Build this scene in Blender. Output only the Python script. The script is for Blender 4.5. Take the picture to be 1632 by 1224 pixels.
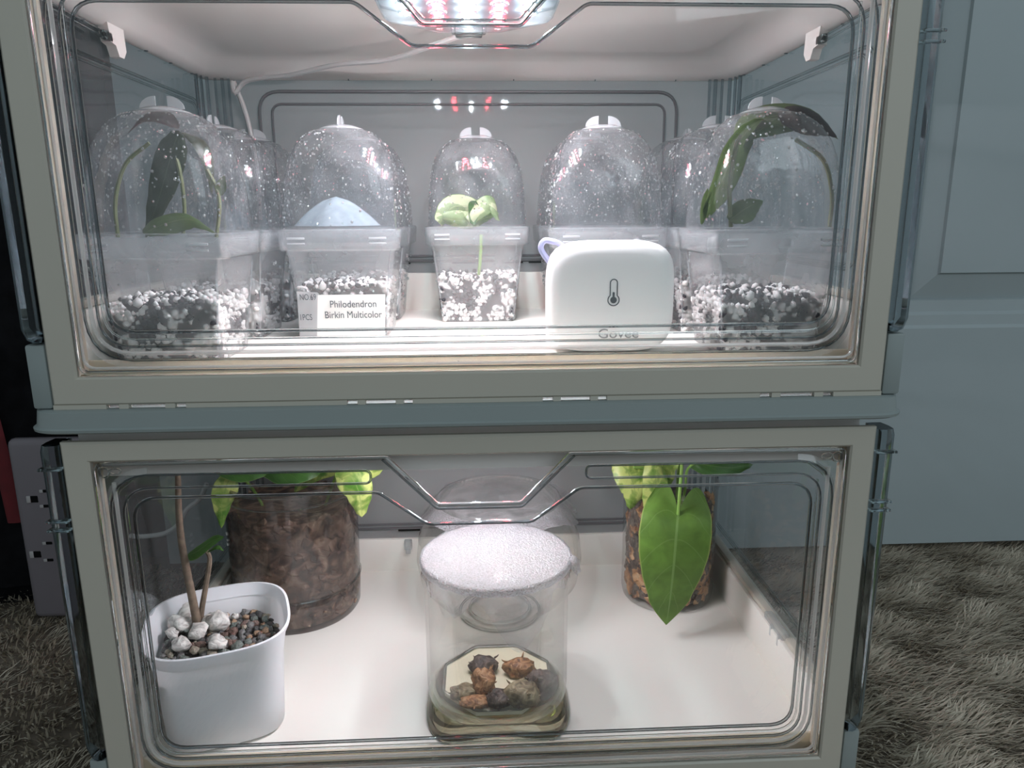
import bpy, bmesh, math, random
import numpy as np
from mathutils import Vector, Matrix, noise

for o in list(bpy.data.objects):
    bpy.data.objects.remove(o)
S = bpy.context.scene
C = S.collection
PI = math.pi

# ------------------------------------------------------------------ camera
CAM = np.array([0.0, -0.378, 0.2947])
YAW, PITCH, ROLL, FPX = .0475, .2263, -.006, 1177.5
_cy, _sy, _cp, _sp = math.cos(YAW), math.sin(YAW), math.cos(PITCH), math.sin(PITCH)
FW = np.array([_sy*_cp, _cy*_cp, -_sp])
_r = np.array([_cy, -_sy, 0.0])
_u = np.cross(_r, FW)
RT = math.cos(ROLL)*_r + math.sin(ROLL)*_u
UP = math.cos(ROLL)*_u - math.sin(ROLL)*_r
cam_data = bpy.data.cameras.new('camera')
cam = bpy.data.objects.new('camera', cam_data)
C.objects.link(cam)
S.camera = cam
M = Matrix.Identity(4)
for i in range(3):
    M[i][0], M[i][1], M[i][2], M[i][3] = RT[i], UP[i], -FW[i], CAM[i]
cam.matrix_world = M
cam_data.sensor_fit = 'HORIZONTAL'
cam_data.sensor_width = 36
cam_data.lens = FPX/1632*36
cam_data.clip_start = 0.01


def at(x, y, Y):
    """the point on the vertical plane at depth Y seen at a photograph pixel"""
    d = FW + RT*(x-816)/FPX - UP*(y-612)/FPX
    p = CAM + d*(Y-CAM[1])/d[1]
    return Vector(p)


def az(x, y, Z):
    d = FW + RT*(x-816)/FPX - UP*(y-612)/FPX
    return Vector(CAM + d*(Z-CAM[2])/d[2])


# ------------------------------------------------------------------ world, lights, exposure
S.view_settings.view_transform = 'Standard'
S.view_settings.look = 'None'
S.view_settings.exposure = 1.15
S.view_settings.gamma = 1.0
S.view_settings.use_curve_mapping = False
S.cycles.max_bounces = 14
S.cycles.transparent_max_bounces = 48
S.cycles.transmission_bounces = 12
S.cycles.glossy_bounces = 5
S.cycles.diffuse_bounces = 4
S.cycles.caustics_reflective = False
S.cycles.caustics_refractive = False
S.cycles.sample_clamp_indirect = 4.0
LED_WHITE, LED_RED = 365.0, 85.0      # lower lamp
UPPER_GAIN = 1.95                       # the upper lamp burns brighter
world = bpy.data.worlds.new('room_light')
S.world = world
world.use_nodes = True
bg = world.node_tree.nodes['Background']
bg.inputs[0].default_value = (0.72, 0.86, 0.92, 1)
bg.inputs[1].default_value = 0.19
al = bpy.data.lights.new('room_window_light', 'AREA')  # added soft area lamp for bluish fill from the front right
al.shape = 'RECTANGLE'
al.size, al.size_y = 1.6, 1.2
al.energy = 6.2
al.color = (0.80, 0.92, 1.0)
alo = bpy.data.objects.new('room_window_light', al)
C.objects.link(alo)
alo.location = (1.3, -1.9, 1.5)
alo.rotation_euler = (Vector((0.15, 0.1, 0.1))-alo.location).to_track_quat('-Z', 'Y').to_euler()


# ------------------------------------------------------------------ materials
def mat(name):
    m = bpy.data.materials.new(name)
    m.use_nodes = True
    nt = m.node_tree
    nt.nodes.clear()
    out = nt.nodes.new('ShaderNodeOutputMaterial')
    return m, nt, out


def node(nt, kind, **kw):
    n = nt.nodes.new(kind)
    for k, v in kw.items():
        if k.startswith('i_'):
            n.inputs[k[2:].replace('_', ' ')].default_value = v
        else:
            setattr(n, k, v)
    return n


def ramp(nt, fac, stops):
    r = nt.nodes.new('ShaderNodeValToRGB')
    while len(r.color_ramp.elements) < len(stops):
        r.color_ramp.elements.new(0.5)
    for e, (p, c) in zip(r.color_ramp.elements, stops):
        e.position = p
        e.color = (*c, 1)
    nt.links.new(fac, r.inputs[0])
    return r.outputs[0]


def plastic(name, col, rough=.45, noise_amt=.06, scale=30, bump=0.0, trans=0.0, tcol=None, spec=.5):
    m, nt, out = mat(name)
    L = nt.links
    b = node(nt, 'ShaderNodeBsdfPrincipled')
    tc = node(nt, 'ShaderNodeTexCoord')
    nz = node(nt, 'ShaderNodeTexNoise')
    nz.inputs['Scale'].default_value = scale
    nz.inputs['Detail'].default_value = 5
    L.new(tc.outputs['Object'], nz.inputs['Vector'])
    c0 = tuple(max(0, c*(1-noise_amt)) for c in col)
    c1 = tuple(min(1, c*(1+noise_amt)) for c in col)
    L.new(ramp(nt, nz.outputs[0], [(.3, c0), (.7, c1)]), b.inputs['Base Color'])
    b.inputs['Roughness'].default_value = rough
    b.inputs['Specular IOR Level'].default_value = spec
    if bump:
        bp = node(nt, 'ShaderNodeBump')
        bp.inputs['Strength'].default_value = bump
        bp.inputs['Distance'].default_value = .002
        L.new(nz.outputs[0], bp.inputs['Height'])
        L.new(bp.outputs[0], b.inputs['Normal'])
    sh = b.outputs[0]
    if trans:
        t = node(nt, 'ShaderNodeBsdfTranslucent')
        t.inputs[0].default_value = (*(tcol or col), 1)
        mx = node(nt, 'ShaderNodeMixShader')
        mx.inputs[0].default_value = trans
        L.new(sh, mx.inputs[1])
        L.new(t.outputs[0], mx.inputs[2])
        sh = mx.outputs[0]
    L.new(sh, out.inputs[0])
    return m


def clear(name, tint=(.93, .95, .95), haze=0.0, hcol=(.8, .8, .8), rough=.04, ior=1.45, wavy=0.0, wscale=20, speck=0.0):
    """thin clear plastic: see-through, with fresnel reflection and optional milky haze"""
    m, nt, out = mat(name)
    L = nt.links
    tr = node(nt, 'ShaderNodeBsdfTransparent')
    tr.inputs[0].default_value = (*tint, 1)
    sh = tr.outputs[0]
    tc = node(nt, 'ShaderNodeTexCoord')
    if haze:
        df = node(nt, 'ShaderNodeBsdfDiffuse')
        df.inputs[0].default_value = (*hcol, 1)
        tl = node(nt, 'ShaderNodeBsdfTranslucent')
        tl.inputs[0].default_value = (*hcol, 1)
        a = node(nt, 'ShaderNodeMixShader')
        a.inputs[0].default_value = .5
        L.new(df.outputs[0], a.inputs[1])
        L.new(tl.outputs[0], a.inputs[2])
        b = node(nt, 'ShaderNodeMixShader')
        b.inputs[0].default_value = haze
        if speck:
            nz = node(nt, 'ShaderNodeTexNoise')
            nz.inputs['Scale'].default_value = wscale
            nz.inputs['Detail'].default_value = 4
            L.new(tc.outputs['Object'], nz.inputs['Vector'])
            mr = node(nt, 'ShaderNodeMapRange')
            mr.inputs[1].default_value = .35
            mr.inputs[2].default_value = .7
            mr.inputs[3].default_value = max(0, haze*(1-speck))
            mr.inputs[4].default_value = min(1, haze*(1+speck))
            L.new(nz.outputs[0], mr.inputs[0])
            L.new(mr.outputs[0], b.inputs[0])
        L.new(sh, b.inputs[1])
        L.new(a.outputs[0], b.inputs[2])
        sh = b.outputs[0]
    hz = (df, tl) if haze else ()
    gl = node(nt, 'ShaderNodeBsdfGlossy')
    gl.inputs['Roughness'].default_value = rough
    fr = node(nt, 'ShaderNodeFresnel')
    fr.inputs['IOR'].default_value = ior
    if wavy:
        n2 = node(nt, 'ShaderNodeTexNoise')
        n2.inputs['Scale'].default_value = wscale
        L.new(tc.outputs['Object'], n2.inputs['Vector'])
        bp = node(nt, 'ShaderNodeBump')
        bp.inputs['Strength'].default_value = wavy
        bp.inputs['Distance'].default_value = .004
        L.new(n2.outputs[0], bp.inputs['Height'])
        L.new(bp.outputs[0], gl.inputs['Normal'])
        L.new(bp.outputs[0], fr.inputs['Normal'])
        for h_ in hz:
            L.new(bp.outputs[0], h_.inputs['Normal'])
    # the fresnel node flips inside back faces; use the outward value both ways
    lw = node(nt, 'ShaderNodeLayerWeight')
    lw.inputs['Blend'].default_value = .5
    pw = node(nt, 'ShaderNodeMath', operation='POWER')
    L.new(lw.outputs['Facing'], pw.inputs[0])
    pw.inputs[1].default_value = 4.0
    mu = node(nt, 'ShaderNodeMath', operation='MULTIPLY_ADD')
    L.new(pw.outputs[0], mu.inputs[0])
    mu.inputs[1].default_value = .75
    mu.inputs[2].default_value = ((ior-1)/(ior+1))**2*1.8
    mx = node(nt, 'ShaderNodeMixShader')
    L.new(mu.outputs[0], mx.inputs[0])
    L.new(sh, mx.inputs[1])
    L.new(gl.outputs[0], mx.inputs[2])
    L.new(mx.outputs[0], out.inputs[0])
    return m


def glass(name, col=(1, 1, 1), rough=.0, ior=1.45):
    m, nt, out = mat(name)
    g = node(nt, 'ShaderNodeBsdfGlass')
    g.inputs[0].default_value = (*col, 1)
    g.inputs['Roughness'].default_value = rough
    g.inputs['IOR'].default_value = ior
    nt.links.new(g.outputs[0], out.inputs[0])
    return m


def emit(name, col, s):
    m, nt, out = mat(name)
    e = node(nt, 'ShaderNodeEmission')
    e.inputs[0].default_value = (*col, 1)
    e.inputs[1].default_value = s
    nt.links.new(e.outputs[0], out.inputs[0])
    return m


def leafmat(name, base, vein, edge, varieg=None, vn=7, vamt=.5, vscale=3.0):
    m, nt, out = mat(name)
    L = nt.links
    uv = node(nt, 'ShaderNodeUVMap')
    sep = node(nt, 'ShaderNodeSeparateXYZ')
    L.new(uv.outputs[0], sep.inputs[0])

    def mth(op, a, b=None):
        n = node(nt, 'ShaderNodeMath', operation=op)
        for i, v in enumerate((a, b)):
            if v is None:
                continue
            if isinstance(v, (int, float)):
                n.inputs[i].default_value = v
            else:
                L.new(v, n.inputs[i])
        return n.outputs[0]
    au = mth('ABSOLUTE', sep.outputs[0])
    ph = mth('MULTIPLY', mth('SUBTRACT', sep.outputs[1], mth('MULTIPLY', au, .22)), vn)
    fr = mth('ABSOLUTE', mth('SUBTRACT', mth('FRACT', ph), .5))
    vline = mth('LESS_THAN', fr, .022)
    mid = mth('LESS_THAN', au, .035)
    vmask = mth('MAXIMUM', mth('MULTIPLY', vline, .45), mid)
    emask = mth('GREATER_THAN', au, .965)
    nz = node(nt, 'ShaderNodeTexNoise')
    nz.inputs['Scale'].default_value = vscale
    nz.inputs['Detail'].default_value = 6
    nz.inputs['Distortion'].default_value = .6
    tc = node(nt, 'ShaderNodeTexCoord')
    nz.inputs['Scale'].default_value = vscale*22
    L.new(tc.outputs['Object'], nz.inputs['Vector'])
    if varieg:
        c0 = ramp(nt, nz.outputs[0], [(.40-.1*vamt, base), (.50, tuple((a+b)/2 for a, b in zip(base, varieg))), (.6-.1*vamt, varieg)])
    else:
        c0 = ramp(nt, nz.outputs[0], [(.35, tuple(c*.8 for c in base)), (.7, tuple(c*1.2 for c in base))])

    def mixc(f, a, col):
        mm = node(nt, 'ShaderNodeMix', data_type='RGBA')
        L.new(f, mm.inputs[0])
        L.new(a, mm.inputs[6])
        mm.inputs[7].default_value = (*col, 1)
        return mm.outputs[2]
    c = mixc(mth('MULTIPLY', vmask, .6), c0, vein)
    c = mixc(emask, c, edge)
    b = node(nt, 'ShaderNodeBsdfPrincipled')
    b.inputs['Roughness'].default_value = .38
    L.new(c, b.inputs['Base Color'])
    bp = node(nt, 'ShaderNodeBump')
    bp.inputs['Strength'].default_value = .4
    bp.inputs['Distance'].default_value = .001
    L.new(vmask, bp.inputs['Height'])
    L.new(bp.outputs[0], b.inputs['Normal'])
    t = node(nt, 'ShaderNodeBsdfTranslucent')
    L.new(c, t.inputs[0])
    mx = node(nt, 'ShaderNodeMixShader')
    mx.inputs[0].default_value = .38
    L.new(b.outputs[0], mx.inputs[1])
    L.new(t.outputs[0], mx.inputs[2])
    L.new(mx.outputs[0], out.inputs[0])
    return m


MT = {}
MT['frame'] = plastic('frame_plastic', (.50, .468, .40), .42, .03, 8, trans=.03, tcol=(.9, .8, .65))
MT['base'] = plastic('base_plastic', (.26, .295, .29), .45, .03, 8)
MT['tray'] = plastic('tray_plastic', (.76, .74, .68), .5, .02, 6)
MT['roof'] = plastic('roof_plastic', (.80, .75, .715), .5, .02, 6)
MT['panel'] = clear('clear_side_panel', (.80, .83, .84), haze=.12, hcol=(.7, .74, .76), rough=.05, wavy=.15, wscale=12)
MT['backpanel'] = clear('clear_back_panel', (.82, .83, .83), haze=.42, hcol=(.74, .73, .72), rough=.035, ior=1.22, wavy=.05, wscale=9)
MT['door'] = clear('clear_door_sheet', (.985, .99, .99), haze=.0, rough=.015)
MT['ridge'] = glass('moulded_clear_plastic', (.93, .95, .95), .03, 1.40)
MT['lip'] = plastic('warm_translucent_lip', (.78, .74, .64), .4, .04, 10, trans=.5, tcol=(.95, .86, .70))
MT['ridge_light'] = clear('milky_door_edge', (.95, .95, .95), haze=.45, hcol=(.95, .93, .9), rough=.08)  # milky haze imitates bright reflection lines beside the dark ridges
MT['ridge_dark'] = glass('moulded_clear_plastic_edge', (.62, .65, .66), .03, 1.40)  # tint darkened to imitate dark surroundings refracted along the ridges
MT['chamfer'] = clear('clear_door_chamfer', (.93, .94, .94), haze=.16, hcol=(.85, .84, .82), rough=.06, wavy=.5, wscale=40, speck=.8)
MT['cream'] = plastic('pale_cream_gel', (.86, .82, .62), .25, .05, 60, trans=.3, tcol=(.9, .86, .66))
MT['post'] = glass('clear_corner_plastic', (.72, .76, .78), .06, 1.38)
MT['dome'] = clear('clear_dome_plastic', (.93, .94, .95), haze=.075, hcol=(.85, .87, .9), rough=.07, ior=1.5, speck=.9, wscale=60, wavy=.2)
MT['lidrim'] = clear('clear_lid_rim', (.9, .92, .93), haze=.22, hcol=(.85, .88, .9), rough=.08)
MT['vent'] = clear('milky_vent_plastic', (.9, .9, .9), haze=.5, hcol=(.9, .92, .94), rough=.1)
MT['pot'] = clear('frosted_pot_plastic', (.88, .89, .90), haze=.24, hcol=(1, 1, 1), rough=.15, speck=.2, wscale=30)
MT['drop'] = clear('water_drop', (.90, .92, .93), haze=.04, hcol=(1, 1, 1), rough=.13, ior=2.6)
MT['perlite'] = plastic('white_perlite', (.92, .88, .85), .8, .12, 200)
MT['darkbit'] = plastic('dark_substrate', (.03, .028, .035), .8, .4, 200)
MT['white'] = plastic('white_sensor_plastic', (.95, .945, .93), .38, .01, 5)
MT['milk'] = plastic('milky_white_pot', (.95, .96, .98), .35, .02, 12, trans=.32, tcol=(.95, .96, .99))
MT['glass'] = clear('thin_jar_glass', (.965, .965, .955), haze=.015, rough=.0, ior=1.5)
MT['thickglass'] = glass('thick_glass_foot', (.99, .98, .90), .0, 1.45)
MT['wrap'] = clear('cling_wrap', (.93, .93, .95), haze=.42, hcol=(.50, .50, .52), rough=.3, ior=1.25, wavy=.6, wscale=1000, speck=.25)
MT['wrapskirt'] = clear('cling_wrap_skirt', (.95, .95, .96), haze=.13, hcol=(.9, .9, .92), rough=.12, wavy=.7, wscale=90, speck=.5)
MT['black'] = plastic('black_fabric', (.006, .006, .007), .9, .4, 60, bump=.4, spec=.1)
MT['red'] = plastic('red_strap_webbing', (.11, .004, .008), .7, .2, 80)
MT['strip'] = plastic('grey_power_strip', (.17, .15, .165), .5, .04, 20)
MT['hole'] = plastic('black_socket_hole', (.005, .005, .005), .9, .1, 20, spec=.1)
MT['pin'] = plastic('grey_socket_edge', (.4, .38, .38), .5, .1, 20)
MT['cable'] = plastic('white_cable', (.48, .47, .46), .5, .05, 20)
MT['lilac'] = plastic('lilac_cord', (.42, .45, .68), .5, .05, 40)
MT['ink'] = plastic('grey_print', (.075, .09, .10), .6, .05, 40)
MT['paper'] = plastic('label_paper', (.80, .80, .77), .6, .03, 25)
MT['ledlens'] = clear('lamp_lens', (.92, .96, 1), haze=.015, hcol=(.8, .88, .95), rough=.05, ior=1.5)
MT['ledbody'] = plastic('lamp_body', (.09, .12, .14), .3, .02, 10)
MT['led_w'] = emit('led_white', (.88, .97, 1.0), LED_WHITE)
MT['led_r'] = emit('led_red', (1.0, .07, .09), LED_RED)
MT['led_w2'] = emit('led_white_bright', (.88, .97, 1.0), LED_WHITE*UPPER_GAIN)
MT['led_r2'] = emit('led_red_bright', (1.0, .07, .09), LED_RED*UPPER_GAIN)
MT['door_paint'] = plastic('grey_door_paint', (.34, .385, .395), .5, .05, 4)  # white door; the blue-grey of dim room light is in the colour
MT['leaf_dark'] = leafmat('dark_wilted_leaf', (.028, .04, .018), (.06, .08, .04), (.03, .04, .02))
MT['leaf_olive'] = leafmat('olive_leaf', (.085, .13, .045), (.16, .2, .09), (.08, .10, .05))
MT['leaf_brown'] = leafmat('brown_leaf', (.045, .03, .03), (.08, .06, .05), (.05, .03, .03))
MT['leaf_heart'] = leafmat('heart_leaf_green', (.14, .27, .045), (.26, .42, .13), (.30, .40, .10), vn=5)
MT['leaf_var'] = leafmat('variegated_leaf', (.10, .26, .03), (.3, .42, .12), (.3, .4, .1), varieg=(.62, .70, .22), vamt=.5, vscale=4)
MT['leaf_cream'] = leafmat('cream_variegated_leaf', (.12, .28, .06), (.6, .65, .35), (.15, .3, .05), varieg=(.74, .80, .50), vamt=2.2, vscale=3)
MT['leaf_green'] = leafmat('fresh_green_leaf', (.06, .17, .03), (.22, .34, .12), (.2, .3, .1))
MT['stem'] = plastic('olive_stem', (.16, .18, .08), .6, .2, 90)
MT['stem_brown'] = plastic('brown_woody_stem', (.19, .14, .10), .8, .35, 160, bump=.5)
MT['stem_green'] = plastic('fresh_green_stem', (.22, .38, .08), .5, .1, 60)
MT['bluefilm'] = clear('pale_blue_film', (.85, .92, .97), haze=.5, hcol=(.72, .86, .95), rough=.2, speck=.5, wscale=25)  # pale blue light reflection, painted as a translucent surface


def bark_mat(name, cols, scale=55):
    m, nt, out = mat(name)
    L = nt.links
    tc = node(nt, 'ShaderNodeTexCoord')
    v = node(nt, 'ShaderNodeTexVoronoi')
    v.inputs['Scale'].default_value = scale
    nz = node(nt, 'ShaderNodeTexNoise')
    nz.inputs['Scale'].default_value = scale*1.3
    nz.inputs['Detail'].default_value = 8
    nz.inputs['Distortion'].default_value = 1.2
    L.new(tc.outputs['Object'], nz.inputs['Vector'])
    L.new(tc.outputs['Object'], v.inputs['Vector'])
    n = len(cols)
    c = ramp(nt, nz.outputs[0], [(.3+.4*i/(n-1), cc) for i, cc in enumerate(cols)])
    b = node(nt, 'ShaderNodeBsdfPrincipled')
    b.inputs['Roughness'].default_value = .55
    L.new(c, b.inputs['Base Color'])
    bp = node(nt, 'ShaderNodeBump')
    bp.inputs['Strength'].default_value = .6
    bp.inputs['Distance'].default_value = .003
    L.new(nz.outputs[0], bp.inputs['Height'])
    L.new(bp.outputs[0], b.inputs['Normal'])
    L.new(b.outputs[0], out.inputs[0])
    return m


MT['bark'] = bark_mat('bark_chips', [(.03, .022, .02), (.09, .06, .045), (.24, .16, .11), (.42, .33, .25)])
MT['bark_orange'] = bark_mat('orange_bark', [(.03, .02, .015), (.16, .07, .03), (.42, .22, .09), (.5, .36, .22)])
MT['corm_dark'] = bark_mat('dark_corm', [(.012, .01, .01), (.04, .028, .022), (.09, .065, .05), (.2, .16, .13)], 160)
MT['corm_orange'] = bark_mat('orange_corm', [(.05, .025, .012), (.22, .10, .04), (.40, .22, .10), (.12, .06, .03)], 160)
MT['corm_olive'] = bark_mat('olive_corm', [(.05, .04, .02), (.14, .11, .06), (.26, .21, .12), (.36, .31, .2)], 160)
MT['cupskin'] = clear('smoky_clear_pot', (.66, .63, .62), haze=.12, hcol=(.30, .28, .28), rough=.06, ior=1.5, speck=.6, wscale=14)


def stone_mat(name, c):
    return bark_mat(name, [tuple(x*.45 for x in c), c, tuple(min(1, x*1.3) for x in c)], 220)


STONES = [stone_mat('grey_stone', (.15, .15, .145)), stone_mat('green_grey_stone', (.15, .175, .155)), stone_mat('tan_stone', (.36, .24, .15)),
          stone_mat('brown_stone', (.16, .10, .08)), stone_mat('beige_stone', (.36, .32, .25)), stone_mat('dark_stone', (.06, .06, .06)),
          stone_mat('white_pumice', (.66, .64, .60))]


def carpet_mat():
    m, nt, out = mat('brown_shag')
    L = nt.links
    tc = node(nt, 'ShaderNodeTexCoord')
    nz = node(nt, 'ShaderNodeTexNoise')
    nz.inputs['Scale'].default_value = 45
    nz.inputs['Detail'].default_value = 6
    L.new(tc.outputs['Object'], nz.inputs['Vector'])
    b = node(nt, 'ShaderNodeBsdfPrincipled')
    b.inputs['Roughness'].default_value = .85
    b.inputs['Specular IOR Level'].default_value = .2
    L.new(ramp(nt, nz.outputs[0], [(.3, (.52, .455, .36)), (.7, (.64, .57, .46))]), b.inputs['Base Color'])
    L.new(b.outputs[0], out.inputs[0])
    return m


MT['carpet'] = carpet_mat()
MT['carpet_base'] = plastic('carpet_backing', (.15, .125, .10), .95, .2, 60, spec=.1)


# ------------------------------------------------------------------ mesh helpers
class MB:
    """gathers vertices and faces of one mesh"""
    def __init__(s):
        s.v, s.f, s.m = [], [], []
        s.uv = None

    def add(s, vs, fs, mi=0):
        b = len(s.v)
        s.v += [tuple(v) for v in vs]
        s.f += [tuple(i+b for i in f) for f in fs]
        s.m += [mi]*len(fs)

    def box(s, x0, x1, y0, y1, z0, z1, bev=0.0, mi=0, seg=2):
        bm = bmesh.new()
        bmesh.ops.create_cube(bm, size=1)
        for v in bm.verts:
            v.co = Vector(((x0+x1)/2+v.co.x*(x1-x0), (y0+y1)/2+v.co.y*(y1-y0), (z0+z1)/2+v.co.z*(z1-z0)))
        if bev:
            bmesh.ops.bevel(bm, geom=bm.edges[:], offset=bev, segments=seg, affect='EDGES', profile=.5)
        s.bm(bm, mi)

    def bm(s, bm, mi=0, M=None):
        bm.verts.index_update()
        s.add([(M @ v.co if M else v.co) for v in bm.verts], [[v.index for v in f.verts] for f in bm.faces], mi)
        bm.free()

    def loft(s, rings, cap0=False, cap1=False, closed=True, mi=0):
        n = len(rings[0])
        vs = [p for r in rings for p in r]
        fs = []
        for k in range(len(rings)-1):
            for i in range(n if closed else n-1):
                j = (i+1) % n
                fs.append((k*n+i, k*n+j, (k+1)*n+j, (k+1)*n+i))
        if cap0:
            fs.append(tuple(range(n))[::-1])
        if cap1:
            fs.append(tuple((len(rings)-1)*n+i for i in range(n)))
        s.add(vs, fs, mi)

    def tube(s, pts, r, seg=8, closed=False, mi=0, flat=1.0, up=None):
        pts = [Vector(p) for p in pts]
        n = len(pts)
        rings = []
        up = Vector(up) if up else None
        prev = None
        for i, p in enumerate(pts):
            if closed:
                t = (pts[(i+1) % n]-pts[i-1])
            else:
                t = pts[min(i+1, n-1)]-pts[max(i-1, 0)]
            t.normalize()
            if up is not None:
                a = up.cross(t)
            else:
                if prev is None:
                    prev = t.orthogonal()
                a = prev - t*prev.dot(t)
            if a.length < 1e-9:
                a = t.orthogonal()
            a.normalize()
            prev = a
            b = t.cross(a)
            rr = r[i] if isinstance(r, (list, tuple)) else r
            rings.append([p + a*(math.cos(2*PI*k/seg)*rr) + b*(math.sin(2*PI*k/seg)*rr*flat) for k in range(seg)])
        if closed:
            rings.append(rings[0])
            s.loft(rings, mi=mi)
        else:
            s.loft(rings, True, True, mi=mi)

    def lathe(s, prof, seg=48, cx=0, cy=0, mi=0, sx=1, sy=1):
        s.loft([[(cx+r*sx*math.cos(2*PI*k/seg), cy+r*sy*math.sin(2*PI*k/seg), z) for k in range(seg)] for r, z in prof], mi=mi)

    def build(s, name, mats, parent=None, smooth=True, angle=40):
        me = bpy.data.meshes.new(name)
        me.from_pydata(s.v, [], s.f)
        if not isinstance(mats, (list, tuple)):
            mats = [mats]
        for m in mats:
            me.materials.append(m)
        me.polygons.foreach_set('material_index', s.m)
        bm = bmesh.new()
        bm.from_mesh(me)
        if s.uv is None:
            bmesh.ops.remove_doubles(bm, verts=bm.verts, dist=1e-6)
            bmesh.ops.recalc_face_normals(bm, faces=bm.faces)
        bm.to_mesh(me)
        bm.free()
        if s.uv is not None:
            l = me.uv_layers.new(name='UVMap')
            for p in me.polygons:
                for li in p.loop_indices:
                    l.data[li].uv = s.uv[me.loops[li].vertex_index]
        if smooth:
            me.polygons.foreach_set('use_smooth', [True]*len(me.polygons))
            if angle < 180:
                me.set_sharp_from_angle(angle=math.radians(angle))
        me.update()
        o = bpy.data.objects.new(name, me)
        C.objects.link(o)
        if parent:
            o.parent = parent
        return o


def empty(name, loc=(0, 0, 0), rz=0):
    o = bpy.data.objects.new(name, None)
    o.empty_display_size = .02
    C.objects.link(o)
    o.location = loc
    o.rotation_euler = (0, 0, rz)
    return o


def tag(o, label=None, cat=None, group=None, kind=None):
    if label:
        o['label'] = label
    if cat:
        o['category'] = cat
    if group:
        o['group'] = group
    if kind:
        o['kind'] = kind
    return o


KIDS = {}


def copy_tree(o, parent=None):
    c = o.copy()
    C.objects.link(c)
    c.parent = parent
    for ch in [x for x in bpy.data.objects if x.parent == o]:
        copy_tree(ch, c)
    return c


def se_ring(a, b, n, z, cx=0, cy=0, N=40, rot=0):
    out = []
    for k in range(N):
        t = 2*PI*k/N
        c, s_ = math.cos(t), math.sin(t)
        # even spread for squarish rings
        rr = (abs(c)**n+abs(s_)**n)**(-1/n)
        x, y = a*rr*c, b*rr*s_
        out.append((cx+x*math.cos(rot)-y*math.sin(rot), cy+x*math.sin(rot)+y*math.cos(rot), z))
    return out


def smooth_path(pts, n=6, closed=False):
    pts = [Vector(p) for p in pts]
    out = []
    m = len(pts)
    rng = range(m) if closed else range(m-1)
    for i in rng:
        p0 = pts[i-1] if (closed or i > 0) else pts[0]*2-pts[1]
        p1, p2 = pts[i], pts[(i+1) % m]
        p3 = pts[(i+2) % m] if (closed or i+2 < m) else pts[-1]*2-pts[-2]
        for k in range(n):
            t = k/n
            out.append(.5*((2*p1)+(-p0+p2)*t+(2*p0-5*p1+4*p2-p3)*t*t+(-p0+3*p1-3*p2+p3)*t**3))
    if not closed:
        out.append(pts[-1])
    return out


def fillet(pts, rad, closed=True, seg=6):
    """round the corners of a polyline with quadratic arcs; rad number or list"""
    pts = [Vector(p) for p in pts]
    n = len(pts)
    out = []
    for i in range(n):
        r = rad[i] if isinstance(rad, (list, tuple)) else rad
        if (not closed and i in (0, n-1)) or r == 0:
            out.append(pts[i])
            continue
        a, b, c = pts[i-1], pts[i], pts[(i+1) % n]
        u, v = (a-b), (c-b)
        ang = u.angle(v)
        d = min(r/math.tan(ang/2), u.length*.49, v.length*.49)
        p, q = b+u.normalized()*d, b+v.normalized()*d
        for k in range(seg+1):
            t = k/seg
            out.append(p*(1-t)**2+b*2*t*(1-t)*.92+q*t*t+((p+q)/2)*(2*t*(1-t)*.08))
    return out


def leaf(name, spine, width, mat_, parent, side=None, lobes=0.0, cup=.15, n=18, m=5, shape='lance', wave=0.0, fold=0.0, thick=.0004):
    """blade along a spine of points; side is the direction of half width"""
    sp = smooth_path(spine, 8)
    L = len(sp)
    sp = [sp[min(L-1, round(i*(L-1)/n))] for i in range(n+1)]
    mb = MB()
    uv = []
    side = Vector(side) if side else Vector((1, 0, 0))
    cols = [k/m for k in range(-m, m+1)]
    top, bot = [], []
    for i, p in enumerate(sp):
        t = i/n
        tg = (sp[min(i+1, n)]-sp[max(i-1, 0)]).normalized()
        sd = (side-tg*side.dot(tg)).normalized()
        nm = tg.cross(sd)
        if shape == 'lance':
            w = width*math.sin(PI*min(1, t**.75))**.8*(1 if t < 1 else 0)
        elif shape == 'heart':
            w = width*float(np.interp(t, [0, .06, .15, .3, .45, .6, .75, .88, .96, 1], [.80, .90, .98, 1.04, 1.0, .86, .62, .34, .13, 0]))
        elif shape == 'oval':
            w = width*math.sin(PI*(.06+.94*t)**.8)**.6
        w = max(w, width*.01)
        row = []
        for c in cols:
            q = p+sd*(w*c)+nm*(cup*w*(c*c)*(-1 if fold >= 0 else 1))
            if lobes:
                q -= tg*(lobes*math.sin(PI*min(1, abs(c)*.85))**.8*(1-t)**3)
            q += nm*(wave*math.sin(t*9+c*3)*abs(c))
            q += nm*(-fold*abs(c)*w)
            row.append(q)
            uv.append((c, t))
        top.append(row)
    N = len(cols)
    vs = [q for r in top for q in r]
    fs = []
    for i in range(n):
        for j in range(N-1):
            fs.append((i*N+j, i*N+j+1, (i+1)*N+j+1, (i+1)*N+j))
    mb.add(vs, fs)
    mb.uv = uv
    o = mb.build(name, mat_, parent, angle=180)
    return o


def ico(rad, rnd, sub=1, amp=.25, sq=(1, 1, 1)):
    bm = bmesh.new()
    bmesh.ops.create_icosphere(bm, subdivisions=sub, radius=rad)
    off = Vector((rnd.uniform(-50, 50), rnd.uniform(-50, 50), rnd.uniform(-50, 50)))
    for v in bm.verts:
        d = v.co.normalized()
        k = 1+amp*noise.noise(d*1.6+off)*2
        v.co = Vector((v.co.x*sq[0], v.co.y*sq[1], v.co.z*sq[2]))*k
    return bm


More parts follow.
